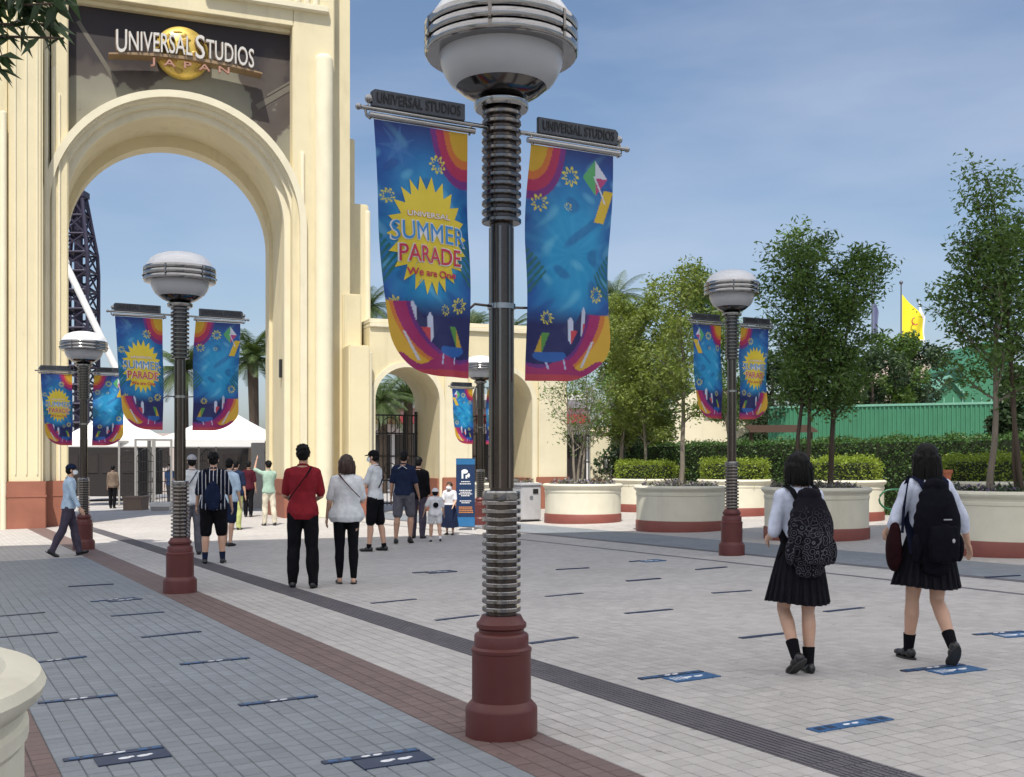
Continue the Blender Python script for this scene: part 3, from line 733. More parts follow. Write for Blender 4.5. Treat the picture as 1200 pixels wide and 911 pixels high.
def build_wing():
    wing = empty('wing_wall', (GP[0], GP[1], 0), GA, 'cream wing wall with two small arches right of the tall archway', 'wall')
    T0, T1 = .1, 2.75; z1 = ZG(379, SS(550)) ; s0, s1 = SS(434), SS(664)
    c1 = (SS(440) + SS(516)) / 2; r = (SS(516) - SS(440)) / 2; sp = ZG(430, c1) - r; c2 = (SS(553) + SS(625)) / 2
    m = MB(); arch_wall(m, s0, s1, -.5, z1 - .25, T0, T1, [(c1, r, sp), (c2, r, sp)], 24); clean(m.build('wall', M_cream, wing))
    MB().box(s0, s1 + .06, T0 - .08, T1 + .05, z1 - .25, z1 - .12).build('coping', M_cream2, wing, bevel=.02)
    MB().box(s0, s1 + .02, T0 - .0, T1, z1 - .12, z1 + .02).build('coping', M_cream2, wing, bevel=.02)
    for c in (c1, c2):
        m = MB(); n = 24; vs = []; fs = []
        for rr in (r - .005, r + .16):
            for t in (T0 - .07, T0 + .02):
                vs += [(c - rr, t, -.5)] + [(c + rr * math.cos(PI - PI * k / n), t, sp + rr * math.sin(PI - PI * k / n)) for k in range(n + 1)] + [(c + rr, t, -.5)]
        k = n + 3
        for i in range(k - 1): fs += [(i, i + 1, 2 * k + i + 1, 2 * k + i), (k + i, 3 * k + i, 3 * k + i + 1, k + i + 1), (i, k + i, k + i + 1, i + 1), (2 * k + i, 2 * k + i + 1, 3 * k + i + 1, 3 * k + i)]
        m.add(vs, fs); m.build('arch_ring', M_cream2, wing, 30)
    for a, b in ((SS(522), SS(549)), (SS(632), SS(664.5))):
        MB().box(a, b, T0 - .12, T0 + .01, -.5, z1 - .27).build('pilaster', M_cream2, wing, bevel=.03)
        MB().box(a - .1, b + .06, T0 - .17, T0 + .02, -.5, 1.05).build('base', M_terra, wing, bevel=.02)
    for c in (c1, c2):
        MB().box(c + r - .06, c + r + .02, T0 + .02, T1 + .03, -.5, 1.02).build('base', M_terra, wing)
    MB().box(s1 - .02, s1 + .12, T0 + .3, T0 + .6, -.5, z1 - 1.2).build('edge_fin', M_cream2, wing)
    # iron gates, one leaf folded in each arch
    for c, nm in ((c1, 'left small arch'), (c2, 'right small arch')):
        g = empty('iron_gate', (GP[0], GP[1], 0), GA, 'black iron bar gate standing in the %s of the wing wall' % nm, 'gate', 'iron gates')
        h = 3.1
        bar = MB().tube([(0, 0, .1), (0, 0, h)], .016, 6).mesh('bar'); bar.materials.append(M_black)
        for k in range(15): link('bar', bar, None, g, (c - r + .07 + k * (2 * r - .14) / 14, T1 - .3, 0))
        m = MB()
        for z in (.15, .9, 1.7, 2.45, 3.05): m.box(c - r, c + r, T1 - .325, T1 - .275, z, z + .05)
        m.box(c + r * .55, c + r * .62, T1 - .34, T1 - .26, .1, 3.2); m.box(c + r * .9, c + r * .98, T1 - .34, T1 - .26, .1, 3.2); m.build('frame', M_black, g)
        m = MB()
        for (cx, cz, rr) in ((c - .5, 2.75, .26), (c + .1, 2.75, .26), (c - .5, 1.3, .2), (c + .1, 1.3, .2)):
            m.tube([(cx + rr * math.cos(a * PI / 8), T1 - .3, cz + rr * math.sin(a * PI / 8)) for a in range(17)], .016, 6)
        m.build('scroll', M_black, g)
build_wing()

def build_sign():
    g = empty('gate_sign', (GP[0], GP[1], 0), GA, 'gold globe with raised silver park lettering mounted on the dark mural panel', 'sign')
    cs = SS(214, .2); cz = ZG(61, cs, .2)
    gold = mat('gold_leaf', (.66, .47, .11), .38, .35, .3, 2.2, .3, 8); silver = mat('silver_letters', (.62, .58, .52), .4, .2, .05, 5)
    m = MB(); m.ball((cs, .33, cz), (.76, .38, .76), 40, 28); m.build('globe', gold, g, 60)
    # land masses as slightly raised plates: relief patches
    m = MB(); rr = random.Random(3)
    for k in range(26):
        a = rr.uniform(0, 2 * PI); q = rr.uniform(.1, .85); x = q * math.cos(a); z = q * math.sin(a); y = -math.sqrt(max(0, 1 - q * q))
        m.ball((cs + x * .76, .33 + y * .38, cz + z * .76), (rr.uniform(.05, .16), .03, rr.uniform(.04, .13)), 8, 6)
    m.build('continents', mat('gold_relief', (.45, .29, .06), .5, .3, .2, 3), g, 60)
    dk = mat('letter_edge', (.16, .10, .06), .5)
    x0, x1 = SS(136, -.1), SS(297, -.1)
    def word(txt, xa, xb, za, zb, t, d, m_, bold=.02, arc=0, name='lettering', sp=1.0):
        v, f = text_fit(txt, xa, xb, za, zb, bold, .5, sp); lo = v[:, 2].min(); hi = v[:, 2].max(); cm = (x0 + x1) / 2
        q = MB(); q.add([(p[0], t - (p[2] - lo) / (hi - lo) * d, p[1] - arc * ((p[0] - cm) / 1.9) ** 2) for p in v], f); q.build(name, m_, g)
    zb = cz - .20
    L0 = [('U', 0, .29, .64), ('NIVERSAL', .34, 2.07, .55), ('S', 2.16, 2.42, .68), ('TUDIOS', 2.46, 3.82, .55)]
    k = (x1 - x0) / 3.82
    for txt, a, b, h in L0:
        base_z = zb - .02 if len(txt) > 1 else zb - .07
        word(txt, x0 + a * k, x0 + b * k, base_z, base_z + h, -.10, .12, silver, .004, .13)
        word(txt, x0 + a * k - .02, x0 + b * k + .02, base_z - .02, base_z + h + .02, .0, .1, dk, .02, .13, 'letter_back')
    word('JAPAN', SS(176), SS(268), cz - .64, cz - .40, -.08, .1, mat('copper_letters', (.42, .22, .16), .45, .2), .01, .0, 'lettering', 1.9)
    m = MB(); xa, xb = x0 - .2, x1 + .25; n = 24
    for kk in range(n):
        u0 = xa + (xb - xa) * kk / n; u1 = xa + (xb - xa) * (kk + 1) / n; cm = (x0 + x1) / 2
        f = lambda x: zb - .08 - .13 * ((x - cm) / 1.9) ** 2
        w0 = .022 + .022 * math.sin(PI * kk / n); w1 = .022 + .022 * math.sin(PI * (kk + 1) / n)
        m.add([(u0, -.16, f(u0) - w0), (u1, -.16, f(u1) - w1), (u1, -.16, f(u1) + w1), (u0, -.16, f(u0) + w0), (u0, .3, f(u0) - w0), (u1, .3, f(u1) - w1), (u1, .3, f(u1) + w1), (u0, .3, f(u0) + w0)],
              [(0, 1, 2, 3), (3, 2, 6, 7), (0, 4, 5, 1), (4, 7, 6, 5)] + ([(0, 3, 7, 4)] if kk == 0 else []) + ([(1, 5, 6, 2)] if kk == n - 1 else []))
    m.build('ledge', mat('bronze_ledge', (.30, .20, .11), .45, .3), g)
    MB().box(cs - .5, cs + .5, .3, .46, cz - .3, cz + .3).build('bracket', dk, g)
build_sign()

# ------------------------------------------------------------------ planters
def make_planter():
    t = empty('planter'); r = .97
    MB().lathe([(r - .06, -.12), (r - .02, -.1), (r, -.05), (r, .20), (r - .015, .225), (r - .03, .226)], 64, cap=False).build('base_band', mat('planter_base', (.21, .060, .045), .55, 0, .1, 3, .1, 40, dirt=.3), t, 35)
    MB().lathe([(r - .02, .22), (r - .018, .74), (r - .005, .76), (r - .005, .80), (r - .018, .815), (r - .01, .85), (r + .01, .865), (r + .035, .89), (r + .045, .92), (r + .03, .95), (r - .01, .965),
                (r - .07, .965), (r - .10, .94), (r - .10, .80)], 64, cap=False).build('bowl', M_planter, t, 30)
    MB().lathe([(0, .86), (r - .11, .84)], 40, cap=False).build('soil', mat('soil', (.06, .04, .025), .95, 0, .3, 20, .6, 40), t)
    return t
PL = [
 ((1.78, 27.9), 'lit round cream planter beside the grey bin, holding the thin bare-stemmed tree'),
 ((3.66, 24.1), 'shaded round planter just left of the right-hand lamp post, purple plants and slim tree'),
 ((5.73, 20.9), 'round planter behind the schoolgirl with the patterned backpack'),
 ((7.66, 17.1), 'largest round planter cut by the right edge of the picture'),
 ((4.0, 33.2), 'back-row planter half hidden between the two leftmost tree planters'),
 ((5.98, 29.8), 'sunlit back-row planter seen behind the right-hand lamp post'),
 ((7.92, 26.6), 'back-row planter showing between the two schoolgirls'),
 ((9.85, 23.1), 'back-row planter with terracotta pot, peeping out left of the right edge planter'),
 ((-.22, 31.3), 'planter behind the standing blue sign and the nearest pole'),
 ((-2.38, 3.05), 'out-of-focus cream planter rim at the lower left corner'),
]
pl0 = make_planter()
for i, (p, lab) in enumerate(PL):
    o = pl0 if i == 0 else copy_tree(pl0)
    o.location = (p[0], p[1], gz(p[0])); o.rotation_euler = (0, 0, i * .7); tag(o, lab, 'planter', 'round cream planters with red bases')

GREENS = {'a': (.085, .135, .03), 'b': (.042, .085, .022), 'c': (.03, .06, .02), 'd': (.16, .22, .035)}
F_sun = foliage('leaf_sunlit_yellow', (.15, .20, .04)); F_mid = foliage('leaf_mid_green', (.09, .16, .036)); F_dark = foliage('leaf_dark_green', (.032, .062, .022), .2)  # F_sun has sunlight put into its leaf colour, for the lit trees
F_hedge = foliage('leaf_hedge', (.05, .11, .02), .25); F_lime = foliage('leaf_lime', (.20, .27, .03), .35)
F_grey = foliage('leaf_grey', (.14, .15, .10), .2); F_purple = foliage('leaf_purple', (.12, .09, .16), .2); F_palm = foliage('leaf_palm', (.07, .11, .035), .25)
F_pale = foliage('petal_pale', (.42, .40, .42), .3)
M_bark = mat('bark_grey', (.20, .17, .13), .9, 0, .3, 8, .5, 30, stretch=(1, 1, .25)); M_barkd = mat('bark_dark', (.07, .05, .035), .9, 0, .3, 8, .5, 30, stretch=(1, 1, .25))

def flower_bed(p, label, seed, dark=False):
    rg = np.random.default_rng(seed); n = 2600
    a = rg.uniform(0, 2 * PI, n); r = .84 * np.sqrt(rg.uniform(0, 1, n)); zb = rg.uniform(0, 1, n)
    top = .10 + .07 * np.sin(r * 9 + a * 3 + seed) + .10 * rg.uniform(0, 1, n) ** 3
    cs = np.stack([r * np.cos(a), r * np.sin(a), .87 + zb * top], 1)
    root = empty('flower_bed', (p[0], p[1], gz(p[0])), 0, label, 'plants'); root['kind'] = 'stuff'
    k = rg.uniform(0, 1, n); P = leaf_quads(cs, .075, .5, -.7, rg)
    quads('leaves', P[k < .55], F_dark if dark else F_grey, root); quads('purple_leaves', P[(k >= .55) & (k < .85)], F_purple, root); quads('pale_petals', P[k >= .85] if not dark else P[k > .93], F_pale, root)
for i, (k, lab) in enumerate(((0, 'low grey and purple plants filling the lit planter beside the bin'), (1, 'low purple plants in the planter left of the right-hand lamp post'), (2, 'dark blue-violet plants in the planter behind the patterned backpack'), (3, 'tangled dark plants in the big planter at the right edge'), (8, 'small plants in the planter behind the standing sign'))):
    flower_bed(PL[k][0], lab, 40 + i, k in (3,))

def clump_hedge(name, label, cat, loc, rz, sx, sy, z0, z1, m, n, size, seed, core, round_=False, group=None):
    rg = np.random.default_rng(seed); root = empty(name, loc, rz, label, cat, group)
    if round_:
        a = rg.uniform(0, 2 * PI, n); side = rg.uniform(0, 1, n) < .45; r = np.where(side, sx, sx * np.sqrt(rg.uniform(0, 1, n)))
        z = np.where(side, rg.uniform(z0, z1, n), z1); cs = np.stack([r * np.cos(a), r * np.sin(a), z], 1)
        MB().lathe([(sx * .9, z0), (sx * .92, z1 - .1), (sx * .8, z1 - .05), (0, z1 - .04)], 20).build('core', core, root)
    else:
        A = np.array([sx * sy, sx * (z1 - z0) * 2, sy * (z1 - z0) * 2]); f = rg.choice(3, n, p=A / A.sum())
        x = rg.uniform(-sx / 2, sx / 2, n); y = rg.uniform(-sy / 2, sy / 2, n); z = rg.uniform(z0, z1, n); sg = rg.choice([-.5, .5], n)
        z = np.where(f == 0, z1, z); y = np.where(f == 1, sy * sg, y); x = np.where(f == 2, sx * sg, x)
        cs = np.stack([x, y, z], 1); MB().box(-sx / 2 + .07, sx / 2 - .07, -sy / 2 + .07, sy / 2 - .07, z0, z1 - .07).build('core', core, root)
    w = np.sin(cs[:, 0] * 3.1 + cs[:, 2] * 2) * np.sin(cs[:, 1] * 2.7 + 1) + np.sin(cs[:, 0] * 7.3 + cs[:, 1] * 5) * .6
    cs += rg.normal(size=cs.shape) * .05; cs[:, 2] += w * .05
    quads('foliage', leaf_quads(cs, size, .55, -.1, rg), m, root)
    return root
M_core = mat('hedge_core', (.018, .028, .010), .95)
hl = WA(22.6, 24)
x0_, y0_ = WA(22.6, 11.0); x1_, y1_ = WA(22.6, 31.5)
clump_hedge('hedge', 'long tall clipped green hedge behind the planters on the right', 'hedge', ((x0_ + x1_) / 2, (y0_ + y1_) / 2, gz((x0_ + x1_) / 2)), math.atan2(y1_ - y0_, x1_ - x0_), math.hypot(x1_ - x0_, y1_ - y0_), 1.4, 0, 1.93, F_hedge, 42000, .075, 5, M_core)
for i, (k, lab) in enumerate(((4, 'bright lime clipped bush in the half hidden back-row planter'), (5, 'bright lime clipped bush behind the right-hand lamp post'), (6, 'bright lime clipped bush between the two schoolgirls'), (7, 'bright lime clipped bush at the right, behind the largest planter'))):
    p = PL[k][0]; clump_hedge('clipped_bush', lab, 'bush', (p[0], p[1], gz(p[0])), i, .86, 0, .84, 1.42, F_lime, 5200, .06, 60 + i, M_core, True, 'lime bushes in the back planters')
p = WA(20.6, 26.5); clump_hedge('hedge', 'low lime green hedge at the left end, in front of the iron fence', 'hedge', (p[0] + .2, p[1] + 3, 0), .1, 3.4, .9, 0, 1.3, F_lime, 9000, .06, 71, M_core)
p = (9.9 + 1.2, 23.2 - 1.6); clump_hedge('hedge', 'low lime green hedge behind the largest planter at the right edge', 'hedge', (p[0] + .6, p[1] + .3, gz(p[0])), -1.05, 3.6, 1.0, 0, 1.42, F_lime, 9000, .06, 72, M_core)

# ------------------------------------------------------------------ trees
def make_tree(loc, h, label, seed, leafm, bark, crown_lo=.42, spread=1.2, nl=9000, leaf=.085, stems=1, lean=(0, 0), dens=1.0, r0=.055, lopsided=0, clus=.19, name='tree', group='young street trees in the planters'):
    rr = random.Random(seed); rg = np.random.default_rng(seed)
    z0 = .85 if loc[2] is None else 0; root = empty(name, (loc[0], loc[1], gz(loc[0]) + z0), 0, label, 'tree', group)
    h -= z0
    tr = MB(); br = MB(); tips = []
    for s in range(stems):
        th = rr.uniform(0, 2 * PI); off = .10 * (stems > 1); hh = h * (1 if s == 0 else rr.uniform(.78, .95)); n = 9
        p = Vector((off * math.cos(th), off * math.sin(th), -.02)); pts = [p.copy()]
        dv = Vector((math.cos(th) * .10 * (stems > 1) + lean[0], math.sin(th) * .10 * (stems > 1) + lean[1], 1))
        for k in range(n):
            dv += Vector((rr.uniform(-.09, .09), rr.uniform(-.09, .09), 0)); dv.z = 1
            p = p + dv.normalized() * hh / n; pts.append(p.copy())
        rad = [r0 * (1 - .82 * k / n) / (1 if stems == 1 else 1.25) for k in range(n + 1)]; tr.tube(pts, rad, 8)
        nb = int(15 * dens)
        for b in range(nb):
            f = crown_lo + (1 - crown_lo) * (b + rr.random()) / nb * .97; i = min(n - 1, int(f * n)); q = pts[i].lerp(pts[i + 1], f * n - i)
            a = b * 2.4 + rr.uniform(-.5, .5); g = (f - crown_lo) / (1 - crown_lo)
            prof = math.sin(PI * min(1, .18 + g * .80)) ** .8
            L = spread * (.45 + .6 * prof) * rr.uniform(.7, 1.15); d = Vector((math.cos(a), math.sin(a), rr.uniform(.45, 1.0))).normalized()
            if lopsided: L *= 1 + lopsided * math.cos(a)
            bp = [q]; c = q.copy()
            for k in range(4):
                d = (d + Vector((rr.uniform(-.18, .18), rr.uniform(-.18, .18), .07))).normalized(); c = c + d * L / 4; bp.append(c.copy())
            rb = max(.008, rad[i] * .5); br.tube(bp, [rb * (1 - .2 * k) for k in range(5)], 5)
            for k in range(1, 5): tips.append((bp[k], .6 + .12 * k))
            for k in (1, 2, 3):
                for s2 in (0, 1):
                    d2 = (d + Vector((rr.uniform(-1, 1), rr.uniform(-1, 1), rr.uniform(-.3, .6)))).normalized(); e = bp[k] + d2 * L * rr.uniform(.25, .42)
                    br.tube([bp[k], bp[k].lerp(e, .5) + Vector((0, 0, .02)), e], [rb * .35, rb * .28, rb * .15], 4); tips.append((e, 1)); tips.append((bp[k].lerp(e, .55), .7))
        tips.append((pts[-1], 1))
    tr.build('trunk', bark, root, 60); br.build('branches', bark, root, 60)
    T = np.array([tuple(t[0]) for t in tips]); Wt = np.array([t[1] for t in tips]) * rg.uniform(.05, 1.3, len(tips)) ** 1.5; idx = rg.choice(len(T), nl, p=Wt / Wt.sum())
    vv = rg.normal(size=(nl, 3)); vv /= np.linalg.norm(vv, axis=1)[:, None]
    cs = T[idx] + vv * np.array([1, 1, .75]) * clus * 1.75 * rg.uniform(0, 1, (nl, 1)) ** .5
    quads('crown', leaf_quads(cs, leaf, .36, .35, rg), leafm, root)
    return root
def PT(px, Y): x, y = at(px, Y); return (x, y, None)
make_tree(PT(678, 28), 4.1, 'thin multi-stemmed tree with few leaves in the lit planter by the bin', 1, F_mid, M_bark, .3, 1.1, 2300, .09, 3, (0, 0), .9, .05)
make_tree((3.66, 24.1, None), 5.6, 'slim pale-stemmed tree with sparse yellow-green leaves left of the right-hand lamp', 2, F_sun, M_bark, .3, 1.0, 6500, .10, 1, (-.01, 0), 1.1, .06)
make_tree((4.0, 33.2, None), 6.1, 'bushy yellow-green tree behind the nearest lamp\'s right banner', 3, F_sun, M_bark, .2, 1.6, 20000, .125, 2, (0, 0), 1.2, .06)
make_tree(PT(727, 36), 5.9, 'yellow-green tree at the left end of the right-hand tree row', 13, F_sun, M_bark, .2, 1.5, 17000, .125, 2, (0, 0), 1.2, .06)
make_tree((5.98, 29.8, None), 6.3, 'light green tree rising behind the right-hand lamp head', 4, F_mid, M_bark, .25, 1.25, 11000, .11, 1, (-.02, 0), 1.1, .06)
make_tree((5.45, 20.9, None), 5.7, 'dense dark green tree above the schoolgirl with patterned backpack', 5, F_mid, M_barkd, .3, 1.0, 10500, .105, 2, (-.02, 0), 1.35, .06)
make_tree((6.02, 21.0, None), 5.35, 'dense dark green tree leaning right beside its darker twin in the same planter', 6, F_mid, M_barkd, .3, .78, 7000, .105, 1, (-.015, 0), 1.35, .06)
make_tree(PT(1040, 23.5), 4.2, 'small slim tree between the two schoolgirls', 7, F_dark, M_barkd, .3, .8, 2500, .08, 1, (-.06, 0), .9, .04) if False else None
make_tree((7.35, 17.1, None), 4.7, 'tall airy tree in the largest planter, its crown left of the edge tree', 8, F_mid, M_bark, .36, 1.05, 6600, .10, 1, (-.045, 0), 1.3, .06)
make_tree((7.86, 17.0, None), 5.75, 'tallest thin tree at the right edge, upright stems with gaps', 9, F_mid, M_barkd, .40, .8, 4600, .095, 2, (.0, 0), 1.2, .055)
# planter tree at the lower left, whose twig hangs into the upper left corner
t_ = make_tree((-2.38, 3.05, None), 4.6, 'leafy twig hanging in at the upper left corner', 10, F_dark, M_barkd, .42, .8, 2600, .07, 1, (-.05, -.05), .8, .05, clus=.2)
def corner_twig(root):
    br = MB(); cs = []; rr = random.Random(5); rg = np.random.default_rng(5)
    base = root.matrix_world.inverted()
    off = Vector((-2.38, 3.05, gz(-2.38) + .85))
    ends = [((-1.27, 3.10, 2.83), 40), ((-1.30, 3.12, 2.78), 34), ((-1.36, 3.10, 2.85), 40), ((-1.41, 3.10, 2.68), 40), ((-1.25, 3.12, 2.87), 40), ((-1.26, 3.12, 2.74), 16), ((-1.42, 3.08, 2.64), 18)]
    P = []
    for (e, k) in ends:
        e = Vector(e) - off; s = Vector((-.15, .02, 1.75)); mid = s.lerp(e, .5) + Vector((0, 0, .10))
        br.tube([s, mid, e], [.012, .008, .003], 5)
        for q in range(k):
            u = 1 - .28 * rr.random() ** 1.3; c = s.lerp(mid, u * 2) if u < .5 else mid.lerp(e, u * 2 - 1)
            a = rr.uniform(-PI, PI); d = Vector((math.cos(a) * .6 + .3, math.sin(a) * .5, -.45 + rr.uniform(-.35, .5))).normalized(); L = rr.uniform(.045, .085); w = d.cross(Vector((rr.uniform(-1, 1), rr.uniform(-1, 1), .4))).normalized() * L * .17
            q0 = c; q1 = c + d * L
            m1 = q0.lerp(q1, .45)
            P.append([tuple(q0), tuple(m1 + w + Vector((0, 0, .004))), tuple(q1 + Vector((0, 0, -.012))), tuple(m1 - w + Vector((0, 0, .004)))])
    br.build('twigs', M_barkd, root); quads('corner_leaves', np.array(P), F_dark, root)
corner_twig(t_)

def bush_tree(px, Y, h, w, label, seed, m, n=9000, conical=False, nm='tree'):
    rr = random.Random(seed); rg = np.random.default_rng(seed); x, y = at(px, Y); root = empty(nm, (x, y, gz(x)), 0, label, 'tree')
    MB().tube([(0, 0, -.1), (.05, 0, h * .4), (0, .05, h * .85)], [.16, .12, .04], 8).build('trunk', M_barkd, root, 60)
    K = 34; cc = []
    for k in range(K):
        z = rr.uniform(.25, .97); r = w * ((1 - z) * 1.1 + .08 if conical else math.sqrt(max(.05, 1 - ((z - .6) / .45) ** 2)) * .9) * math.sqrt(rr.random()); a = rr.uniform(0, 2 * PI); cc.append((r * math.cos(a), r * math.sin(a), z * h))
    cc = np.array(cc); i = rg.integers(0, K, n); v = rg.normal(size=(n, 3)); v /= np.linalg.norm(v, axis=1)[:, None]
    cs = cc[i] + v * (w * .30) * rg.uniform(.6, 1.05, (n, 1)); quads('crown', leaf_quads(cs, .16, .5, 0, rg), m, root)
bush_tree(1048, 46, 6.4, 1.5, 'rounded dark green tree under the yellow flag', 21, F_mid)
bush_tree(1078, 48, 6.2, 1.7, 'dark green tree left of the green shed gable', 22, F_dark)
bush_tree(1022, 44, 5.6, 1.6, 'dark green tree touching the right side of the dense tree pair', 23, F_dark)
bush_tree(960, 46, 6.4, 2.4, 'broad dark tree behind the dense tree pair', 24, F_dark)
bush_tree(1188, 30, 3.9, 1.0, 'dark conifer between the hedge and the right edge trees', 25, F_dark, conical=True)
bush_tree(735, 40, 4.8, 1.7, 'dark shrubby tree in front of the iron fence', 26, F_dark)
bush_tree(765, 48, 5.6, 2.0, 'dark green tree above the cream wall on the right', 27, F_dark)
bush_tree(905, 44, 5.6, 1.6, 'dark tree showing right of the right-hand lamp banners', 28, F_dark)

def palm(px, Y, h, label, seed, R_=2.0, n=34):
    rr = random.Random(seed); x, y = at(px, Y); root = empty('palm_tree', (x, y, gz(x)), 0, label, 'palm tree', 'palm trees beyond the walls')
    MB().tube([(0, 0, 0), (.08, 0, h * .5), (0, 0, h)], [.28, .22, .26], 10).build('trunk', M_barkd, root, 60)
    P = []; rb = MB()
    for k in range(n):
        a = k * 2.4 + rr.uniform(-.2, .2); el = rr.uniform(-.5, 1.25); L = R_ * rr.uniform(.8, 1.1); pts = []
        p = Vector((0, 0, h)); d = Vector((math.cos(a) * math.cos(el), math.sin(a) * math.cos(el), math.sin(el)))
        for s in range(9):
            pts.append(p.copy()); p = p + d * L / 8; d = (d + Vector((0, 0, -.17))).normalized()
        rb.tube(pts, .02, 4, .006)
        for s in range(1, 9):
            for q in range(3):
                c = pts[s - 1].lerp(pts[s], q / 3); tng = (pts[s] - pts[s - 1]).normalized(); sdv = tng.cross(Vector((0, 0, 1))).normalized(); ll = .42 * math.sin(PI * min(.97, (s + q / 3) / 9.2) ** .8) + .08
                for sg in (-1, 1):
                    e = c + (sdv * sg * .8 + tng * .6 + Vector((0, 0, -.35))).normalized() * ll; w = tng * .028
                    P.append([tuple(c - w), tuple(c + w), tuple(e + w * .3), tuple(e - w * .3)])
    rb.build('ribs', F_palm, root); quads('fronds', np.array(P), F_palm, root)
palm(296, 52, 6.6, 'palm tree seen through the tall arch, right of the second lamp post', 1, 2.1, 46)
palm(214, 55, 6.4, 'palm tree seen through the tall arch, hidden behind the second lamp post', 2, 2.1, 46)
palm(478, 60, 5.2, 'palm tree seen through the left small arch of the wing wall', 3, 2.6, 40)
palm(432, 62, 10.3, 'dark palm whose fronds show just right of the tall gate', 4, 2.4)
palm(552, 64, 9.2, 'palm tops behind the wing wall, left of the nearest pole', 5, 2.0)
palm(598, 64, 9.1, 'palm tops behind the wing wall, right of the nearest pole', 6, 2.0)
palm(722, 62, 10.6, 'palm rising behind the yellow-green trees', 7, 2.2, 46)
palm(447, 58, 4.8, 'dark palm low behind the left small arch', 8, 2.2, 40)

# ------------------------------------------------------------------ background: tents, kiosk, coaster tower, fences, green wall, flags
def tent(px0, px1, Y, ye, ya, label):
    x0, x1 = Q(px0) * Y, Q(px1) * Y; w = x1 - x0; cx = (x0 + x1) / 2; d = w * .9; ze = zz(ye, Y); za = zz(ya, Y + d / 2)
    root = empty('tent', (cx, Y + d / 2, 0), 0, label, 'tent', 'white pavilion tents inside the gate'); white = mat('white_canvas', (.80, .79, .77), .7, 0, .03, 2)
    K = 6; m = MB(); vs = []
    for k in range(K + 1):                        # concave pyramid
        f = k / K; r = (1 - f); z = ze + (za - ze) * (f ** 1.35)
        vs += [(-w / 2 * r, -d / 2 * r, z), (w / 2 * r, -d / 2 * r, z), (w / 2 * r, d / 2 * r, z), (-w / 2 * r, d / 2 * r, z)]
    fs = [(k * 4 + i, k * 4 + (i + 1) % 4, k * 4 + 4 + (i + 1) % 4, k * 4 + 4 + i) for k in range(K) for i in range(4)]
    m.add(vs, fs); m.build('roof', white, root, 30)
    m = MB(); m.box(-w / 2, w / 2, -d / 2 - .02, -d / 2, ze - .3, ze); m.box(-w / 2, w / 2, d / 2, d / 2 + .02, ze - .3, ze); m.box(-w / 2 - .02, -w / 2, -d / 2, d / 2, ze - .3, ze); m.box(w / 2, w / 2 + .02, -d / 2, d / 2, ze - .3, ze)
    m.build('valance', white, root)
    for sx in (-1, 1):
        for sy in (-1, 1): MB().tube([(sx * w / 2, sy * d / 2, -.8), (sx * w / 2, sy * d / 2, ze)], .05, 8).build('leg', M_chrome, root)
tent(176, 322, 45, 515, 478, 'white pointed tent seen through the right half of the tall arch')
tent(60, 174, 46, 515, 476, 'white pointed tent seen through the left half of the tall arch')
def boxthing(name, px0, px1, Y, d, y0, y1, m, label, cat, group=None, bev=.02):
    x0, x1 = Q(px0) * Y, Q(px1) * Y; zb = gz(x0) - .1 if y1 is None else zz(y1, Y)
    r = empty(name, ((x0 + x1) / 2, Y, 0), 0, label, cat, group); w = (x1 - x0) / 2
    MB().box(-w, w, 0, d, zb, zz(y0, Y)).build('body', m, r, bevel=bev); return r, w
M_dkb = mat('dark_shaded_booth', (.014, .011, .010), .7); M_grey = mat('grey_panel', (.30, .29, .28), .6); M_wht = mat('white_panel', (.72, .71, .69), .5)  # booth walls darkened to carry the shade under the tents
r, w = boxthing('ticket_booth', 66, 160, 53, 4, 521, 582, M_dkb, 'dark ticket booth under the left tent behind the brown-coated visitor', 'booth')
for k in range(4): MB().box(-w + .3 + k * .95, -w + 1.05 + k * .95, -.03, .02, 1.0, 1.9).build('window', mat('booth_glass', (.03, .025, .025), .1), r)
r, w = boxthing('ticket_booth', 208, 330, 54, 4, 521, None, M_dkb, 'dark ticket booth under the right tent behind the striped shirt man', 'booth')
for k in range(5): MB().box(-w + .3 + k * .95, -w + 1.05 + k * .95, -.03, .02, 1.0, 1.9).build('window', MATS['booth_glass'], r)
r, w = boxthing('shop_building', 120, 360, 66, 5, 508, None, mat('pink_wall', (.50, .42, .38), .8), 'long low pale building glimpsed behind the tents', 'building')
for k in range(12): MB().box(-w + .4 + k * 1.0, -w + 1.0 + k * 1.0, -.03, .02, 1.2, 2.4).build('window', MATS['booth_glass'], r)
r, w = boxthing('screen_panel', 294, 313, 40, .1, 519, 596, M_grey, 'plain grey screen panel at the right foot of the tall arch', 'panel')
r, w = boxthing('crate', 144, 166, 41, .8, 583, 600, mat('brown_box', (.22, .16, .12), .8), 'low brown box in front of the turnstiles', 'box')
MB().box(-w - .03, w + .03, -.03, .83, zz(584, 41), zz(582, 41)).build('lid', MATS['brown_box'], r)
r, w = boxthing('barrier', 175, 200, 40, .3, 589, 604, M_wht, 'low white barrier block behind the second lamp post', 'barrier')
MB().box(-w + .05, w - .05, -.015, 0, zz(600, 40), zz(594, 40)).build('panel', M_grey, r)
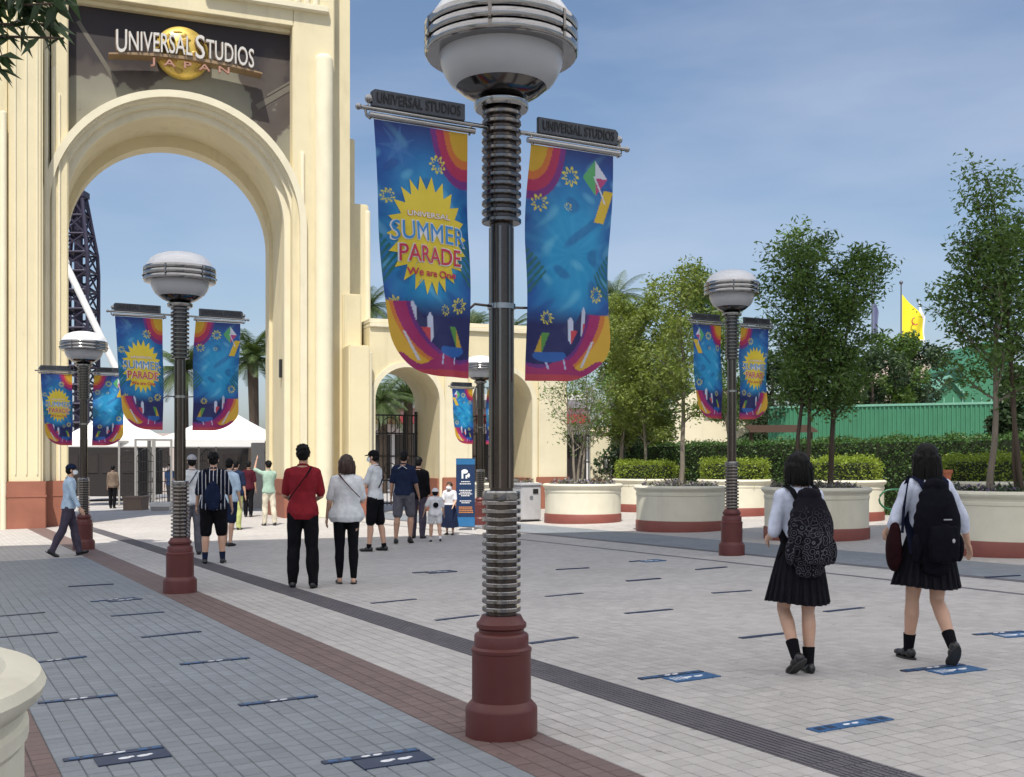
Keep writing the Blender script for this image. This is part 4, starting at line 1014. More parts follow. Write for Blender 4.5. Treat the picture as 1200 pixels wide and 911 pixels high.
# turnstile frames
def turnstile(px, Y, label):
    x, y = at(px, Y); r = empty('turnstile', (x, y, gz(x)), .3, label, 'turnstile', 'tall turnstiles inside the gate')
    for sx in (-.35, .35):
        MB().box(sx - .04, sx + .04, -.04, .04, 0, 2.7).build('post', M_grey, r)
    m = MB(); m.box(-.35, .35, -.03, .03, 2.62, 2.7); m.box(-.35, .35, -.03, .03, .15, .2); m.build('rail', M_grey, r)
    m = MB()
    for k in range(7): m.tube([(-.3 + k * .1, 0, .2), (-.3 + k * .1, 0, 2.0 + .3 * math.sin(PI * k / 6))], .012, 5)
    m.tube([(-.3 + .6 * k / 12, 0, 2.0 + .3 * math.sin(PI * k / 12)) for k in range(13)], .015, 5)
    for z in (.6, 1.0, 1.4, 1.8): m.box(-.32, .32, -.01, .01, z, z + .03)
    m.build('bars', M_black, r)
turnstile(170, 43, 'arched barred turnstile nearest the booth'); turnstile(150, 46, 'turnstile frame left of the arched barred one'); turnstile(190, 44, 'turnstile frame just left of the second lamp post'); turnstile(243, 47, 'turnstile frame behind the striped shirt man')
# folded black gate by right jamb
g = empty('iron_gate', (*at(326, 36.6), gz(-7)), GA, 'black spiked iron gate leaf folded against the right jamb of the tall arch', 'gate', 'iron gates')
bar = MB().tube([(0, 0, .05), (0, 0, 2.35)], .018, 6).mesh('bar'); bar.materials.append(M_black)
for k in range(9): link('bar', bar, None, g, (-.42 + k * .105, 0, 0))
m = MB(); m.box(-.45, .45, -.02, .02, .1, .15); m.box(-.45, .45, -.02, .02, 1.95, 2.0); m.box(-.45, .45, -.015, .015, .2, 1.4); m.build('frame', M_black, g)

# roller coaster tower and white beam
def coaster():
    Y = 95; x = Q(92) * Y; r = empty('coaster_tower', (x, Y, 0), 0, 'dark violet steel lattice tower seen through the left of the tall arch', 'tower')
    st = mat('violet_steel', (.035, .030, .055), .5, .3); H = zz(232, Y); m = MB(); w = 1.25; br_ = MB()
    def hw(z): return w * (1 if z < H * .78 else 1 - .62 * (z - H * .78) / (H * .22))
    n = 15
    for sx in (-1, 1):
        for sy in (-1, 1): MB().tube([(sx * hw(z) , sy * hw(z), z) for z in [H * k / n for k in range(n + 1)]], .16, 6).build('column', st, r)
    for k in range(n):
        z0, z1 = H * k / n, H * (k + 1) / n
        for (ax, ay, bx, by) in ((-1, -1, 1, -1), (1, -1, 1, 1), (1, 1, -1, 1), (-1, 1, -1, -1)):
            br_.tube([(ax * hw(z0), ay * hw(z0), z0), (bx * hw(z1), by * hw(z1), z1)], .09, 5); br_.tube([(bx * hw(z0), by * hw(z0), z0), (ax * hw(z1), ay * hw(z1), z1)], .09, 5)
            br_.tube([(ax * hw(z1), ay * hw(z1), z1), (bx * hw(z1), by * hw(z1), z1)], .1, 5)
        br_.box(-hw(z0) * .6, hw(z0) * .6, -hw(z0) * .6, hw(z0) * .6, z0, z0 + .12)
    br_.build('bracing', st, r)
    MB().tube([(0, 0, 0), (0, 0, H + .6)], .38, 8).build('ladder_core', st, r)
    MB().box(-.7, .7, -.7, .7, H, H + .5).build('top_platform', st, r)
    g = empty('white_beam', (Q(105) * 70, 70, 0), 0, 'white tubular beam slanting down across the lattice tower', 'beam')
    a = (Q(76) * 70 - Q(105) * 70, 0, zz(308, 70)); b = (Q(138) * 70 - Q(105) * 70, 0, zz(436, 70)); MB().tube([a, b], .22, 12).build('tube', M_wht, g, 40)
    MB().tube([b, (b[0], 0, 0)], .2, 12).build('support', M_wht, g, 40); MB().ball(a, .3).build('end_cap', M_wht, g, 40)
coaster()
# through the small arches: low pale building with red awning
r, w = boxthing('shop_building', 425, 690, 68, 6, 462, None, mat('pale_grey_wall', (.62, .60, .57), .8), 'pale grey building with red awning glimpsed through the small arches', 'building')
MB().box(-w, w, -1.2, 0, zz(497, 68), zz(486, 67)).build('awning', mat('red_awning', (.30, .03, .04), .7), r)
MB().box(-w, w, -.3, 0, zz(479, 68), zz(469, 68)).build('fascia', mat('grey_fascia', (.22, .22, .24), .6), r)
for k in range(9): MB().box(-w + .5 + k * 1.5, -w + 1.7 + k * 1.5, -.03, .02, .5, 3.2).build('window', MATS['booth_glass'], r)

# gate pillar, fence, cream building at right of wing
r, w = boxthing('gate_pillar', 692, 716, 40, .74, 508, None, M_cream2, 'cream gate pillar with rounded cap and small dark lantern', 'pillar')
MB().box(-w - .08, w + .08, -.08, .82, zz(508, 40), zz(504, 40)).build('cap', M_cream2, r, bevel=.03); MB().box(-w + .05, w - .05, .05, .69, zz(504, 40), zz(500, 40)).build('cap', M_cream2, r, bevel=.03)
MB().box(.08, .28, -.1, 0, 1.25, 1.75).build('lantern', M_black, r); MB().box(.13, .23, -.12, -.09, 1.33, 1.65).build('pane', mat('lantern_pane', (.5, .5, .45), .3), r)
MB().box(-w - .02, w + .02, -.02, .76, -.1, .9).build('base', M_terra, r)
def fence(px0, px1, Y, ytop, label, n):
    x0, x1 = Q(px0) * Y, Q(px1) * Y; zt_ = zz(ytop, Y); r = empty('iron_fence', ((x0 + x1) / 2, Y, gz(x0)), 0, label, 'fence'); w = (x1 - x0) / 2
    bar = MB().tube([(0, 0, .05), (0, 0, zt_)], .016, 5).mesh('bar'); bar.materials.append(M_black)
    for k in range(n): link('bar', bar, None, r, (-w + 2 * w * (k + .5) / n, 0, 0))
    m = MB()
    for z in (.2, zt_ * .55, zt_ - .25): m.box(-w, w, -.02, .02, z, z + .05)
    m.build('rail', M_black, r)
fence(717, 768, 40, 512, 'black iron bar fence right of the cream gate pillar', 16)
fence(668, 691, 40.4, 505, 'dark iron gate between wing wall and cream pillar', 8)
def cream_building():
    Y = 46; x0, x1 = Q(764) * Y, Q(905) * Y; r = empty('cream_building', ((x0 + x1) / 2, Y, 0), 0, 'low cream building with sloping top behind the right-hand lamp post', 'building'); w = (x1 - x0) / 2
    m = MB(); m.prism([(-w, -.2), (w, -.2), (w, zz(465, Y)), (-w * .1, zz(452, Y)), (-w * .72, zz(478, Y)), (-w, zz(505, Y))], 0, 5); m.build('wall', M_cream2, r)
    m = MB(); m.box(-w * .15, w + .4, -.5, 5, zz(468, Y), zz(463, Y)); m.build('roof', mat('brown_roof', (.16, .10, .07), .8), r)
cream_building()
# timber pergola
r = empty('pergola', (*at(915, 34), gz(8)), -.1, 'brown slatted timber canopy below the right banners, above the hedge', 'canopy')
for k in range(4): MB().box(-1.0, 1.0, -.6 + k * .4, -.5 + k * .4, 2.28 + k * .06, 2.36 + k * .06).build('slat', mat('brown_timber', (.08, .045, .03), .8), r)
for sx in (-.9, .9): MB().box(sx - .05, sx + .05, -.05, .05, 0, 2.4).build('post', MATS['brown_timber'], r)
# green corrugated hoarding
def hoarding():
    Y = 43; gm = mat('green_sheet', (.05, .19, .105), .5, 0, .08, 1.5, spec=.4); gd = mat('green_sheet_cap', (.16, .36, .26), .5)
    x0, x1 = Q(900) * Y, Q(1215) * (Y - 4); r = empty('green_hoarding', (x0, Y, 0), math.atan2(-4, x1 - x0), 'green corrugated metal hoarding behind the hedge', 'fence')
    L = math.hypot(x1 - x0, 4); n = int(L / .9); pw = L / n; vs = []; fs = []; c = 0
    ps = [(0, 0)]
    for k in range(6): a = pw * k / 6; ps += [(a + pw * .02, -.0), (a + pw * .05, -.04), (a + pw * .10, -.04), (a + pw * .13, 0)]
    ps.append((pw, 0)); H = zz(479, Y)
    for (a, b) in ps: vs += [(a, b, 0), (a, b, H - .0)]
    fs = [(2 * i, 2 * i + 2, 2 * i + 3, 2 * i + 1) for i in range(len(ps) - 1)]
    me = bpy.data.meshes.new('panel'); me.from_pydata(vs, [], fs); me.materials.append(gm)
    for k in range(n): link('panel', me, None, r, (k * pw, 0, 0), None)
    MB().box(0, L, -.06, .06, H, H + .08).build('capping', gd, r); MB().box(0, L, .06, .12, H * .5, H * .5 + .1).build('rail', gd, r)
    for k in range(0, n, 2): MB().box(k * pw, k * pw + .08, .06, .14, 0, H).build('post', gd, r)
    # gabled green shed
    Ys = 52; xa, xb = Q(1094) * Ys, Q(1186) * Ys; s = empty('green_shed', ((xa + xb) / 2, Ys, 0), 0, 'tall green sheet-clad structure with sloping gable behind the hoarding', 'building'); w = (xb - xa) / 2
    m = MB(); m.prism([(-w, 0), (w, 0), (w, zz(405, Ys)), (w * .4, zz(400, Ys)), (-w * .25, zz(430, Ys)), (-w * .25, zz(452, Ys)), (-w * .62, zz(443, Ys)), (-w, zz(462, Ys))], 0, 5); m.build('wall', gm, s)
    m = MB(); m.prism([(-w, zz(462, Ys)), (-w * .62, zz(443, Ys)), (-w * .62, zz(440, Ys)), (-w - .1, zz(459, Ys))], -.2, 5); m.prism([(-w * .62, zz(440, Ys)), (-w * .62, zz(443, Ys)), (-w * .22, zz(466, Ys)), (-w * .2, zz(463, Ys))], -.2, 5)
    m.build('roof_trim', gd, s)
    for k in range(9): MB().box(-w + k * w * .24, -w + k * w * .24 + .06, -.05, 0, 0, zz(466, Ys)).build('rib', gd, s)
hoarding()
# rocky hill tip behind trees
m = MB(); rr = random.Random(4); Y = 120; x = Q(1060) * Y
m.loft([(x, Y, z * 1.0, 10 * f + rr.uniform(-.2, .2), 6 * f) for z, f in ((0, 1.3), (5, .95), (9, .55), (zz(424, Y), .30), (zz(414, Y), .17), (zz(409, Y), .05))], 14)
tag(m.build('rock_peak', mat('pink_rock', (.38, .30, .26), .9, 0, .25, .6, .6, 2)), 'pale brown artificial rock peak behind the flags', 'rock')
def flag(px, Y, ytop, label, col, fl=None, fh=(345, 395), w=26):
    x = Q(px) * Y; r = empty('flag_pole', (x, Y, 0), 0, label, 'flag', 'flags beyond the green hoarding')
    H = zz(ytop, Y); MB().tube([(0, 0, 0), (0, 0, H)], .06, 8, .04).build('pole', mat('dark_pole', (.12, .12, .14), .4, .5), r, 40); MB().ball((0, 0, H + .08), .12).build('finial', MATS['dark_pole'], r, 40)
    z0, z1 = zz(fh[1], Y), zz(fh[0], Y); L = w / F * Y; vs = []; n = 20; mm = 12
    for j in range(mm + 1):
        for i in range(n + 1):
            u = i / n; v = j / mm; H_ = z1 - z0
            vs.append((.06 + u * L, .28 * math.sin(u * 7 + v * 2) * u, z1 - .58 * u * H_ - v * H_ * (1 - .52 * u)))
    fs = [(j * (n + 1) + i, j * (n + 1) + i + 1, (j + 1) * (n + 1) + i + 1, (j + 1) * (n + 1) + i) for j in range(mm) for i in range(n)]
    me = bpy.data.meshes.new('cloth'); me.from_pydata(vs, [], fs); me.shade_smooth(); o = link('cloth', me, fl or mat('flag_' + str(px), col, .7, 0, .1, 2), r)
    return r, L, z0, z1
r, L, z0, z1 = flag(1056, 70, 333, 'bright yellow flag on a dark pole with a small red mark', (.85, .70, .02))
m = MB(); m.tube([(L * .55 + .20 * math.cos(a), -.32, z1 - 1.75 + .22 * math.sin(a)) for a in [PI * k / 8 for k in range(4, 15)]], .04, 6); m.build('mark', mat('flag_mark', (.55, .10, .05), .6), r)
flag(1076, 72, 370, 'white flag hanging beside the yellow one', (.8, .8, .8), None, (352, 400), 8)
flag(1022, 66, 318, 'dull blue flag hanging limp right of the dense tree', (.14, .15, .26), None, (345, 392), 7)
# low dark posts and a green handrail between planters
r = empty('handrail', (*at(1060, 24.5), gz(8.6)), 0, 'dark green looped handrail behind the second schoolgirl', 'handrail')
MB().tube([(-.28 + .28 * math.cos(a), 0, .55 + .22 * math.sin(a)) for a in [PI / 2 + PI * k / 8 for k in range(9)]] + [(.3, 0, .33)], .022, 8).build('loop', mat('green_pipe', (.02, .12, .05), .4), r, 60)
MB().tube([(-.28, 0, .77), (.4, 0, .77)], .022, 8).build('rail', MATS['green_pipe'], r, 60)
for x_ in (-.3, .25): MB().tube([(x_, 0, 0), (x_, 0, .34)], .022, 8).build('leg', MATS['green_pipe'], r, 60)
# terracotta pot
px_, y_ = at(1108, 22.3); r = empty('flower_pot', (px_, y_, gz(px_) + .96), 0, 'small terracotta pot on the rim of the back planter at right', 'pot')
MB().lathe([(.0, 0), (.09, 0), (.12, .2), (.14, .2), (.14, .26), (.11, .26), (.10, .2)], 20).build('pot', mat('terracotta_pot', (.50, .16, .08), .8), r, 40)
# grey bin
def bin_():
    Y = 28.6; x = Q(617) * Y; r = empty('litter_bin', (x, Y, gz(x)), VANG, 'pale grey litter bin box beside the lit planter, right of the nearest pole', 'bin')
    gm = mat('bin_grey', (.42, .42, .44), .5); MB().box(-.29, .29, -.25, .25, .05, .92).build('body', gm, r, bevel=.02); MB().box(-.32, .32, -.28, .28, .92, .99).build('lid', gm, r, bevel=.02)
    MB().box(-.26, .26, -.22, .22, 0, .06).build('plinth', M_black, r); MB().lathe([(0, 0), (.05, 0), (.05, .01), (0, .01)], 16).build('emblem', mat('bin_mark', (.15, .16, .18), .5), r, rot=(PI / 2, 0, 0), loc=(0, -.252, .62))
    MB().box(.05, .2, -.265, -.25, .72, .84).build('opening', M_black, r)
bin_()
# standing sign
def stand_sign():
    x, Y = at(545.5, 25.3); r = empty('standing_sign', (x, Y, gz(x)), .06, 'tall narrow dark blue notice board with white and orange print, left of the nearest pole', 'sign')
    MB().box(-.215, .215, -.03, .03, .08, 1.64).build('board', mat('sign_navy', (.008, .028, .085), .4), r, bevel=.004)
    MB().box(-.215, .215, -.034, -.031, 1.50, 1.63).build('header', mat('sign_blue', (.02, .13, .30), .4), r); MB().box(-.21, .21, -.034, -.031, .09, .30).build('footer', MATS['sign_blue'], r)
    wm = mat('sign_white', (.8, .8, .8), .5); m = MB()
    m.ball((-.02, -.034, 1.34), (.075, .003, .05), 14, 8); m.ball((.07, -.034, 1.25), (.03, .003, .05), 10, 6); m.box(-.09, -.05, -.037, -.033, 1.18, 1.32); m.box(.0, .04, -.037, -.033, 1.18, 1.26)
    for z, wd in ((1.10, .10), (1.05, .13), (.90, .14), (.86, .12), (.82, .15), (.78, .1), (.66, .13), (.62, .09)):
        k = -wd
        while k < wd: l = rnd.uniform(.015, .04); m.box(k, min(k + l, wd), -.036, -.033, z, z + .02); k += l + .01
    tag(m.build('print', wm, r), kind='stuff')
    m = MB()
    for z in (.52, .48, .44, .40): 
        k = -.15
        while k < .15: l = rnd.uniform(.015, .04); m.box(k, k + l, -.036, -.033, z, z + .02); k += l + .01
    tag(m.build('print', mat('sign_orange', (.65, .25, .05), .5), r), kind='stuff')
    m = MB()
    for sx in (-.17, .17): m.box(sx - .02, sx + .02, -.2, .2, 0, .04); m.tube([(sx, -.2, .03), (sx, .2, .03)], .025, 6)
    m.build('feet', M_wht, r)
stand_sign()

# ------------------------------------------------------------------ floor stickers
ST = [  # left px, left py, right px, right py, panel?, label
 (280, 828, 371, 817, 0, 'thin blue distancing strip in the middle of the near grey paving'),
 (47, 825, 135, 816, 0, 'thin blue distancing strip just right of the corner planter rim'),
 (211, 780, 292, 772, 0, 'blue strip on grey paving, second row up from the bottom, right column'),
 (30, 779, 96, 771, 0, 'blue strip on grey paving above the corner planter rim'),
 (166, 748, 235, 741, 0, 'blue strip on grey paving level with the second lamp base foot'),
 (0, 748, 67, 742, 0, 'blue strip on grey paving at the left border, below the farther ones'),
 (130, 723, 192, 718, 0, 'blue strip on grey paving left of the second lamp base'),
 (0, 723, 46, 719, 0, 'faint blue strip on grey paving at the left border, mid distance'),
 (107, 706, 158, 701, 1, 'blue strip with a small panel on grey paving, upper left'),
 (80, 688, 133, 685, 0, 'farthest faint strip on grey paving below the guard'),
 (74, 893, 191, 877, 1, 'blue sticker with footprint panel at the bottom left, by the brown border'),
 (378, 896, 490, 880, 1, 'blue sticker with footprint panel left of the nearest lamp base'),
 (733, 720, 787, 715, 0, 'thin strip on pale tiles right of the nearest pole, middle distance'),
 (622, 755, 675, 748, 0, 'thin strip on pale tiles touching the nearest pole on its right'),
 (511, 728, 560, 722, 0, 'thin strip on pale tiles touching the nearest pole on its left'),
 (435, 708, 487, 703, 0, 'thin strip on pale tiles behind the woman in white'),
 (484, 672, 528, 669, 1, 'small strip with panel on pale tiles beyond the woman in white'),
 (653, 668, 689, 666, 0, 'far strip on pale tiles right of the nearest pole, leftmost of the far ones'),
 (640, 700, 682, 696, 0, 'strip on pale tiles just right of the ringed lower pole'),
 (732, 681, 776, 679, 0, 'far strip on pale tiles below the shaded tree planter'),
 (735, 658, 774, 657, 1, 'farthest strip with panel, in front of the shaded tree planter'),
 (816, 668, 851, 665, 0, 'far strip just left of the right-hand lamp base'),
 (835, 696, 880, 693, 0, 'strip on pale tiles below the right-hand lamp base'),
 (962, 717, 1016, 714, 0, 'strip on pale tiles between the two schoolgirls'),
 (868, 749, 922, 743, 0, 'strip on pale tiles behind the lifted shoe of the patterned backpack girl'),
 (1058, 788, 1128, 780, 1, 'sticker with panel under the second schoolgirl\'s front shoe'),
 (1142, 745, 1199, 741, 1, 'sticker with panel cut by the right edge'),
 (750, 797, 822, 788, 1, 'sticker with panel left of the first schoolgirl\'s shoes'),
 (952, 858, 1040, 843, 0, 'broad bright blue strip below the two schoolgirls'),
 (1158, 677, 1192, 675, 0, 'faint strip on grey paving below the largest planter'),
]
sk_d = mat('sticker_navy', (.018, .032, .075), .45, 0, .3, 30); sk_b = mat('sticker_blue', (.032, .11, .25), .45, 0, .3, 20); sk_w = mat('sticker_white', (.75, .76, .78), .5)
for (ax, ay, bx, by, pan, lab) in ST:
    A = Vector((*G(ax, ay), 0)); B = Vector((*G(bx, by), 0)); c = (A + B) / 2; L = min(.66, max(.5, (B - A).length)); ang = math.atan2((B - A).y, (B - A).x)
    ang = VANG if abs(ang - VANG) > .25 else ang
    near = c.y < 9.2; r = empty('floor_sticker', (c.x, c.y, gz(c.x)), 0, lab, 'floor sticker', 'blue distancing stickers on the paving')
    r.rotation_euler = (Matrix.Rotation(-tilt, 4, 'Y') @ Matrix.Rotation(ang, 4, 'Z')).to_euler()
    h = .0115; wd = .05 if 'broad' in lab else .032
    m = MB(); m.box(-L / 2, L / 2, -wd, wd, .0, h); m.build('strip', sk_b if 'broad' in lab else sk_d, r)
    if pan: m = MB(); m.box(-L * .22, L * .5, -wd - .20, -wd - .02, .0, h); m.build('panel', sk_b if ax > 700 else sk_d, r)
    if near or pan:
        m = MB(); h2 = h + .0015
        for k in range(7):
            x = -L / 2 + .03 + k * L / 7.3
            if 2 <= k <= 4: continue
            m.box(x, x + .05, -wd * .6, wd * .5, h, h2)
        tag(m.build('marks', MATS['sticker_blue'] if 'broad' not in lab else sk_d, r), kind='stuff')
        m = MB()
        for fx in (-.035, .03): m.ball((fx, .0, h), (.022, .016, .002), 10, 6); m.ball((fx + .02, .004, h), (.012, .012, .002), 8, 6)
        if pan:
            for fx in (-.02, .075): m.ball((fx + L * .1, -wd - .11, h), (.034, .022, .002), 12, 6); m.ball((fx + L * .1 + .035, -wd - .10, h), (.018, .015, .002), 8, 6)
            for k in range(4 if ax > 700 else 0): m.box(-L * .17 + k * .03, -L * .17 + k * .03 + .012, -wd - .16, -wd - .07, h, h2)
        tag(m.build('footprints', sk_w, r), kind='stuff')

#PEOPLE#
# ------------------------------------------------------------------ people
def lerp(a, b, t): return a + (b - a) * t
def person(px, py, H, yaw, label, legs=((4, 4, 0), (-4, 4, 0)), arms=((0, 8, 10, 0), (0, 8, 10, 0)), build=1.0, top=None, topc=None, sleeve=.55, hem=.50, loose=1.0,
           bottom='trousers', bc=None, bleg=1.0, hair='short', hairm=None, cap=None, mask=False, shoe=None, skin=None, lean=2, headyaw=0, vox=None, toe=(0, 0), sock=None, child=False, far=False, stoop=0, shoes='sneaker', name='person', loc=None, group=None):
    x, y = loc if loc else G(px, py); skin = skin or M_skin; hairm = hairm or M_hair
    root = empty(name, (x, y, gz(x)), R(yaw), label, 'child' if child else 'person', group)
    V = Vector; h = H; vox = vox or (.016 if far else .011)
    hs = 1.28 if child else 1.0
    # skeleton (units of H), x right, y forward
    hipz = .50; hw = .050 * build; sw = .098 * (1 + (build - 1) * .6); LT, LS = (.245, .245)
    def leg(side, hp, kb, spd):
        a = V((side * hw, 0, hipz)); hp, kb, spd = R(hp), R(kb), R(spd)
        d = V((side * math.sin(spd), math.sin(hp), -math.cos(hp))).normalized(); k = a + d * LT
        sp_ = hp - kb; d2 = V((side * math.sin(spd) * .6, math.sin(sp_), -math.cos(sp_))).normalized(); an = k + d2 * LS
        return a, k, an, sp_
    LR = [leg(1, *legs[1]), leg(-1, *legs[0])]         # right, left
    LR = [LR[1], LR[0]]                                # index 0 = left, 1 = right
    TO = []
    for i in (0, 1):
        a, k, an, sp_ = LR[i]; tp = R(toe[i]); side = -1 if i == 0 else 1
        f = V((side * .12, math.cos(tp), -math.sin(tp))).normalized(); TO.append((an, f, tp))
    low = min(min(an.z - .042 + 0, (an + f * .085).z - .032 - .0) for an, f, tp in TO)
    dz = -low
    def U(v): return V((v.x, v.y, v.z + dz)) * h
    ln = math.tan(R(lean)); spine = lambda z: V((0, (z - hipz) * ln + max(0, z - .72) * stoop, 0))
    sh = [V((s * sw * .96, 0, .792)) + spine(.80) for s in (-1, 1)]
    ARM = []
    for i, s in enumerate((-1, 1)):
        sp_, ab, eb, inn = [R(q) for q in arms[i]]
        d = V((s * math.sin(ab), math.sin(sp_) * math.cos(ab), -math.cos(sp_) * math.cos(ab))); e = sh[i] + d * .168
        fp = sp_ + eb; d2 = V((s * math.sin(ab) * .6 - s * math.sin(inn), math.sin(fp), -math.cos(fp))).normalized(); w = e + d2 * .140
        ARM.append((sh[i], e, w, d2))
    hc = V((0, .012, .932 if not child else .915)) + spine(.95)
    b = build
    tors = [(.462, .072 * b, .052 * b), (.50, .092 * b, .064 * b), (.54, .090 * b, .062 * b), (.60, .076 * b, .053 * b), (.66, .076 * b, .052 * b), (.73, .088 * b, .060 * b), (.785, .098 * b, .058 * b), (.815, .085 * b, .046), (.838, .045, .038), (.86, .030, .033)]
    def torso(m, infl=0, z0=0, z1=1, lo=1.0):
        secs = []
        zs = [t for t in tors if z0 - .02 <= t[0] <= z1]
        for z, rx, ry in zs:
            z_ = max(z, z0); k = 1 + (lo - 1) * max(0, (.78 - z) / .3)
            p = spine(z_); secs.append((p.x * h, p.y * h, (z_ + dz) * h, (rx * k + infl) * h, (ry * k + infl) * h))
        m.loft(secs, 20)
    # ---- body, one surface
    m = MB(); torso(m)
    for i in (0, 1): m.limb(U(V((0, 0, .832)) + spine(.83)), U(sh[i] + V((0, 0, .006))), .026 * h, .024 * b * h)
    for i in (0, 1):
        a, k, an, sp_ = LR[i]; an_, f, tp = TO[i]
        m.limb(U(a), U(k), .052 * b * h, .031 * b * h); cf = k.lerp(an, .3) + V((0, -.006, 0)); m.limb(U(k), U(cf), .030 * b * h, .0335 * b * h); m.limb(U(cf), U(an), .033 * b * h, .019 * h)
        sdv_ = f.cross(V((0, 0, 1))).normalized(); upv = sdv_.cross(f).normalized(); h0 = an - f * .012 - upv * .020
        m.limb(U(an), U(h0), .019 * h, .018 * h); m.limb(U(h0 + f * .01), U(h0 + f * .078 - upv * .006), .017 * h, .010 * h)
    for i, s in enumerate((-1, 1)):
        a, e, w, d2 = ARM[i]
        m.limb(U(a), U(e), .029 * b * h, .021 * b * h); m.limb(U(e), U(w), .0215 * b * h, .0145 * h)
        side = V((s, 0, 0)); nrm = d2.cross(V((0, 1, 0)) if abs(d2.y) < .8 else V((0, 0, 1))).normalized() * s    # palm width direction is across
        wid = d2.cross(nrm).normalized(); pa = w + d2 * .030
        m.ball(U(pa), (.021 * h, .012 * h, .030 * h), 10, 8, M=Matrix((wid, nrm, d2)).transposed())
        if far: m.limb(U(pa), U(w + d2 * .085), .014 * h, .010 * h)
        else:
            for q, (off, ln_) in enumerate(((-.0155, .036), (-.005, .043), (.0055, .040), (.0155, .031))):
                c0 = w + d2 * .050 + wid * off; c1 = c0 + d2 * ln_ * .55 - nrm * .004; c2 = c1 + d2 * ln_ * .40 - nrm * .014
                m.limb(U(c0), U(c1), .0058 * h, .0052 * h, 8); m.limb(U(c1), U(c2), .0052 * h, .0044 * h, 8)
            t0 = w + d2 * .018 - wid * .016; m.limb(U(t0), U(t0 + d2 * .028 - wid * .018 - nrm * .008), .0072 * h, .0052 * h, 8)
    m.limb(U(V((0, 0, .83)) + spine(.83)), U(hc + V((0, -.008, -.045 * hs))), .032 * h, .030 * h)
    HM = Matrix.Rotation(R(headyaw), 3, 'Z'); P = lambda v: U(hc + HM @ (V(v) * hs))
    m.ball(P((0, -.004, .010)), (.043 * h * hs, .052 * h * hs, .052 * h * hs), 16, 12, M=HM); m.ball(P((0, .012, -.026)), (.034 * h * hs, .036 * h * hs, .040 * h * hs), 14, 10, M=HM)
    m.limb(P((0, .043, .004)), P((0, .055, -.016)), .006 * h, .009 * h, 8)
    for s in (-1, 1): m.ball(P((s * .044, -.004, -.008)), (.007 * h, .013 * h, .018 * h), 10, 8, M=HM)
    m.limb(P((-.012, .044, -.040)), P((.012, .044, -.040)), .006 * h, .006 * h, 8)
    blob(m, 'body', skin, root, vox * (.62 if not far else 1), 3)
    for s in (-1, 1):
        MB().ball(P((s * .017, .0455, .002)), (.0065 * h, .004 * h, .0045 * h), 8, 6, M=HM).build('eye', M_eye, root, 60)
        if not far: MB().tube([P((s * .008, .049, .013)), P((s * .018, .049, .016)), P((s * .027, .043, .012))], .0022 * h, 6).build('eyebrow', hairm, root)
    # ---- top garment
    if topc:
        m = MB(); torso(m, .0085, hem, .845, loose)
        for i in (0, 1): m.limb(U(V((0, 0, .828)) + spine(.83)), U(sh[i] + V((0, 0, .006))), .031 * h, .033 * b * h)
        for i, s in enumerate((-1, 1)):
            a, e, w, d2 = ARM[i]; L = sleeve
            if L <= 1: m.limb(U(a), U(a.lerp(e, L)), .033 * b * h, .031 * b * h * (1 + (loose - 1) * .35))
            else: m.limb(U(a), U(e), .036 * b * h, .030 * b * h); m.limb(U(e), U(e.lerp(w, L - 1)), .030 * b * h, .024 * b * h)
            m.ball(U(a), .034 * b * h)
        o = blob(m, 'shirt', topc, root, vox * .85, 4, .007 * h, 8, px)
        cl = MB(); c0 = U(V((0, 0, .848)) + spine(.84)); cl.tube([c0 + V((.036 * h * math.cos(t * PI / 8), .037 * h * math.sin(t * PI / 8), -.010 * h * math.sin(t * PI / 8))) for t in range(17)], .007 * h, 8); cl.build('collar', topc, root, 60)
    # ---- legs garment
    if bottom in ('trousers', 'shorts', 'leggings'):
        m = MB(); inf = .004 if bottom == 'leggings' else .012
        for z_ in (0,): torso(m, .006, .46, .56)
        for i in (0, 1):
            a, k, an, sp_ = LR[i]
            if bottom == 'shorts': m.limb(U(a), U(a.lerp(k, bleg)), (.052 * b + inf) * h, (.040 * b + inf) * h)
            else:
                m.limb(U(a), U(k), (.052 * b + inf * .6) * h, (.032 * b + inf) * h); e_ = k.lerp(an, bleg); cf = k.lerp(an, .3) + V((0, -.006, 0)); m.limb(U(k), U(cf), (.032 * b + inf) * h, (.034 * b + inf) * h); m.limb(U(cf), U(e_), (.034 * b + inf) * h, ((.0215 if bottom == 'leggings' else .026) * b + inf * .7) * h)
        blob(m, 'trousers' if bottom != 'shorts' else 'shorts', bc, root, vox * .85, 3, (.004 if bottom == 'leggings' else .007) * h, 9, px + 3)
    if bottom == 'skirt':
        n = 144; rings = []; zt0 = .615; zb0 = bleg; vs = []; K = 14
        for j in range(K + 1):
            f = j / K; z = lerp(zt0, zb0, f); sway = (LR[0][1] + LR[1][1]) / 2; rx = lerp(.082 * b, .150 * b, f ** .8) ; ry = lerp(.060 * b, .135 * b, f ** .8)
            for i in range(n):
                t = 2 * PI * i / n; pl = 1 + f * .055 * (1 if (i % 6) in (0, 1, 2) else -1) * min(1, f * 3) + .02 * f * math.sin(t * 3 + px)
                vs.append(U(V((rx * pl * math.cos(t) + sway.x * f * .5, ry * pl * math.sin(t) + sway.y * f * .6, z + .008 * f * math.sin(t * 2 + 1)))))
        fs = [(j * n + i, j * n + (i + 1) % n, (j + 1) * n + (i + 1) % n, (j + 1) * n + i) for j in range(K) for i in range(n)]
        MB().add(vs, fs).build('skirt', bc, root, 50)
        wb = MB(); wb.loft([(0, 0, (.605 + dz) * h, .086 * b * h, .065 * b * h), (0, 0, (.628 + dz) * h, .084 * b * h, .063 * b * h)], 24); wb.build('waistband', bc, root, 40)
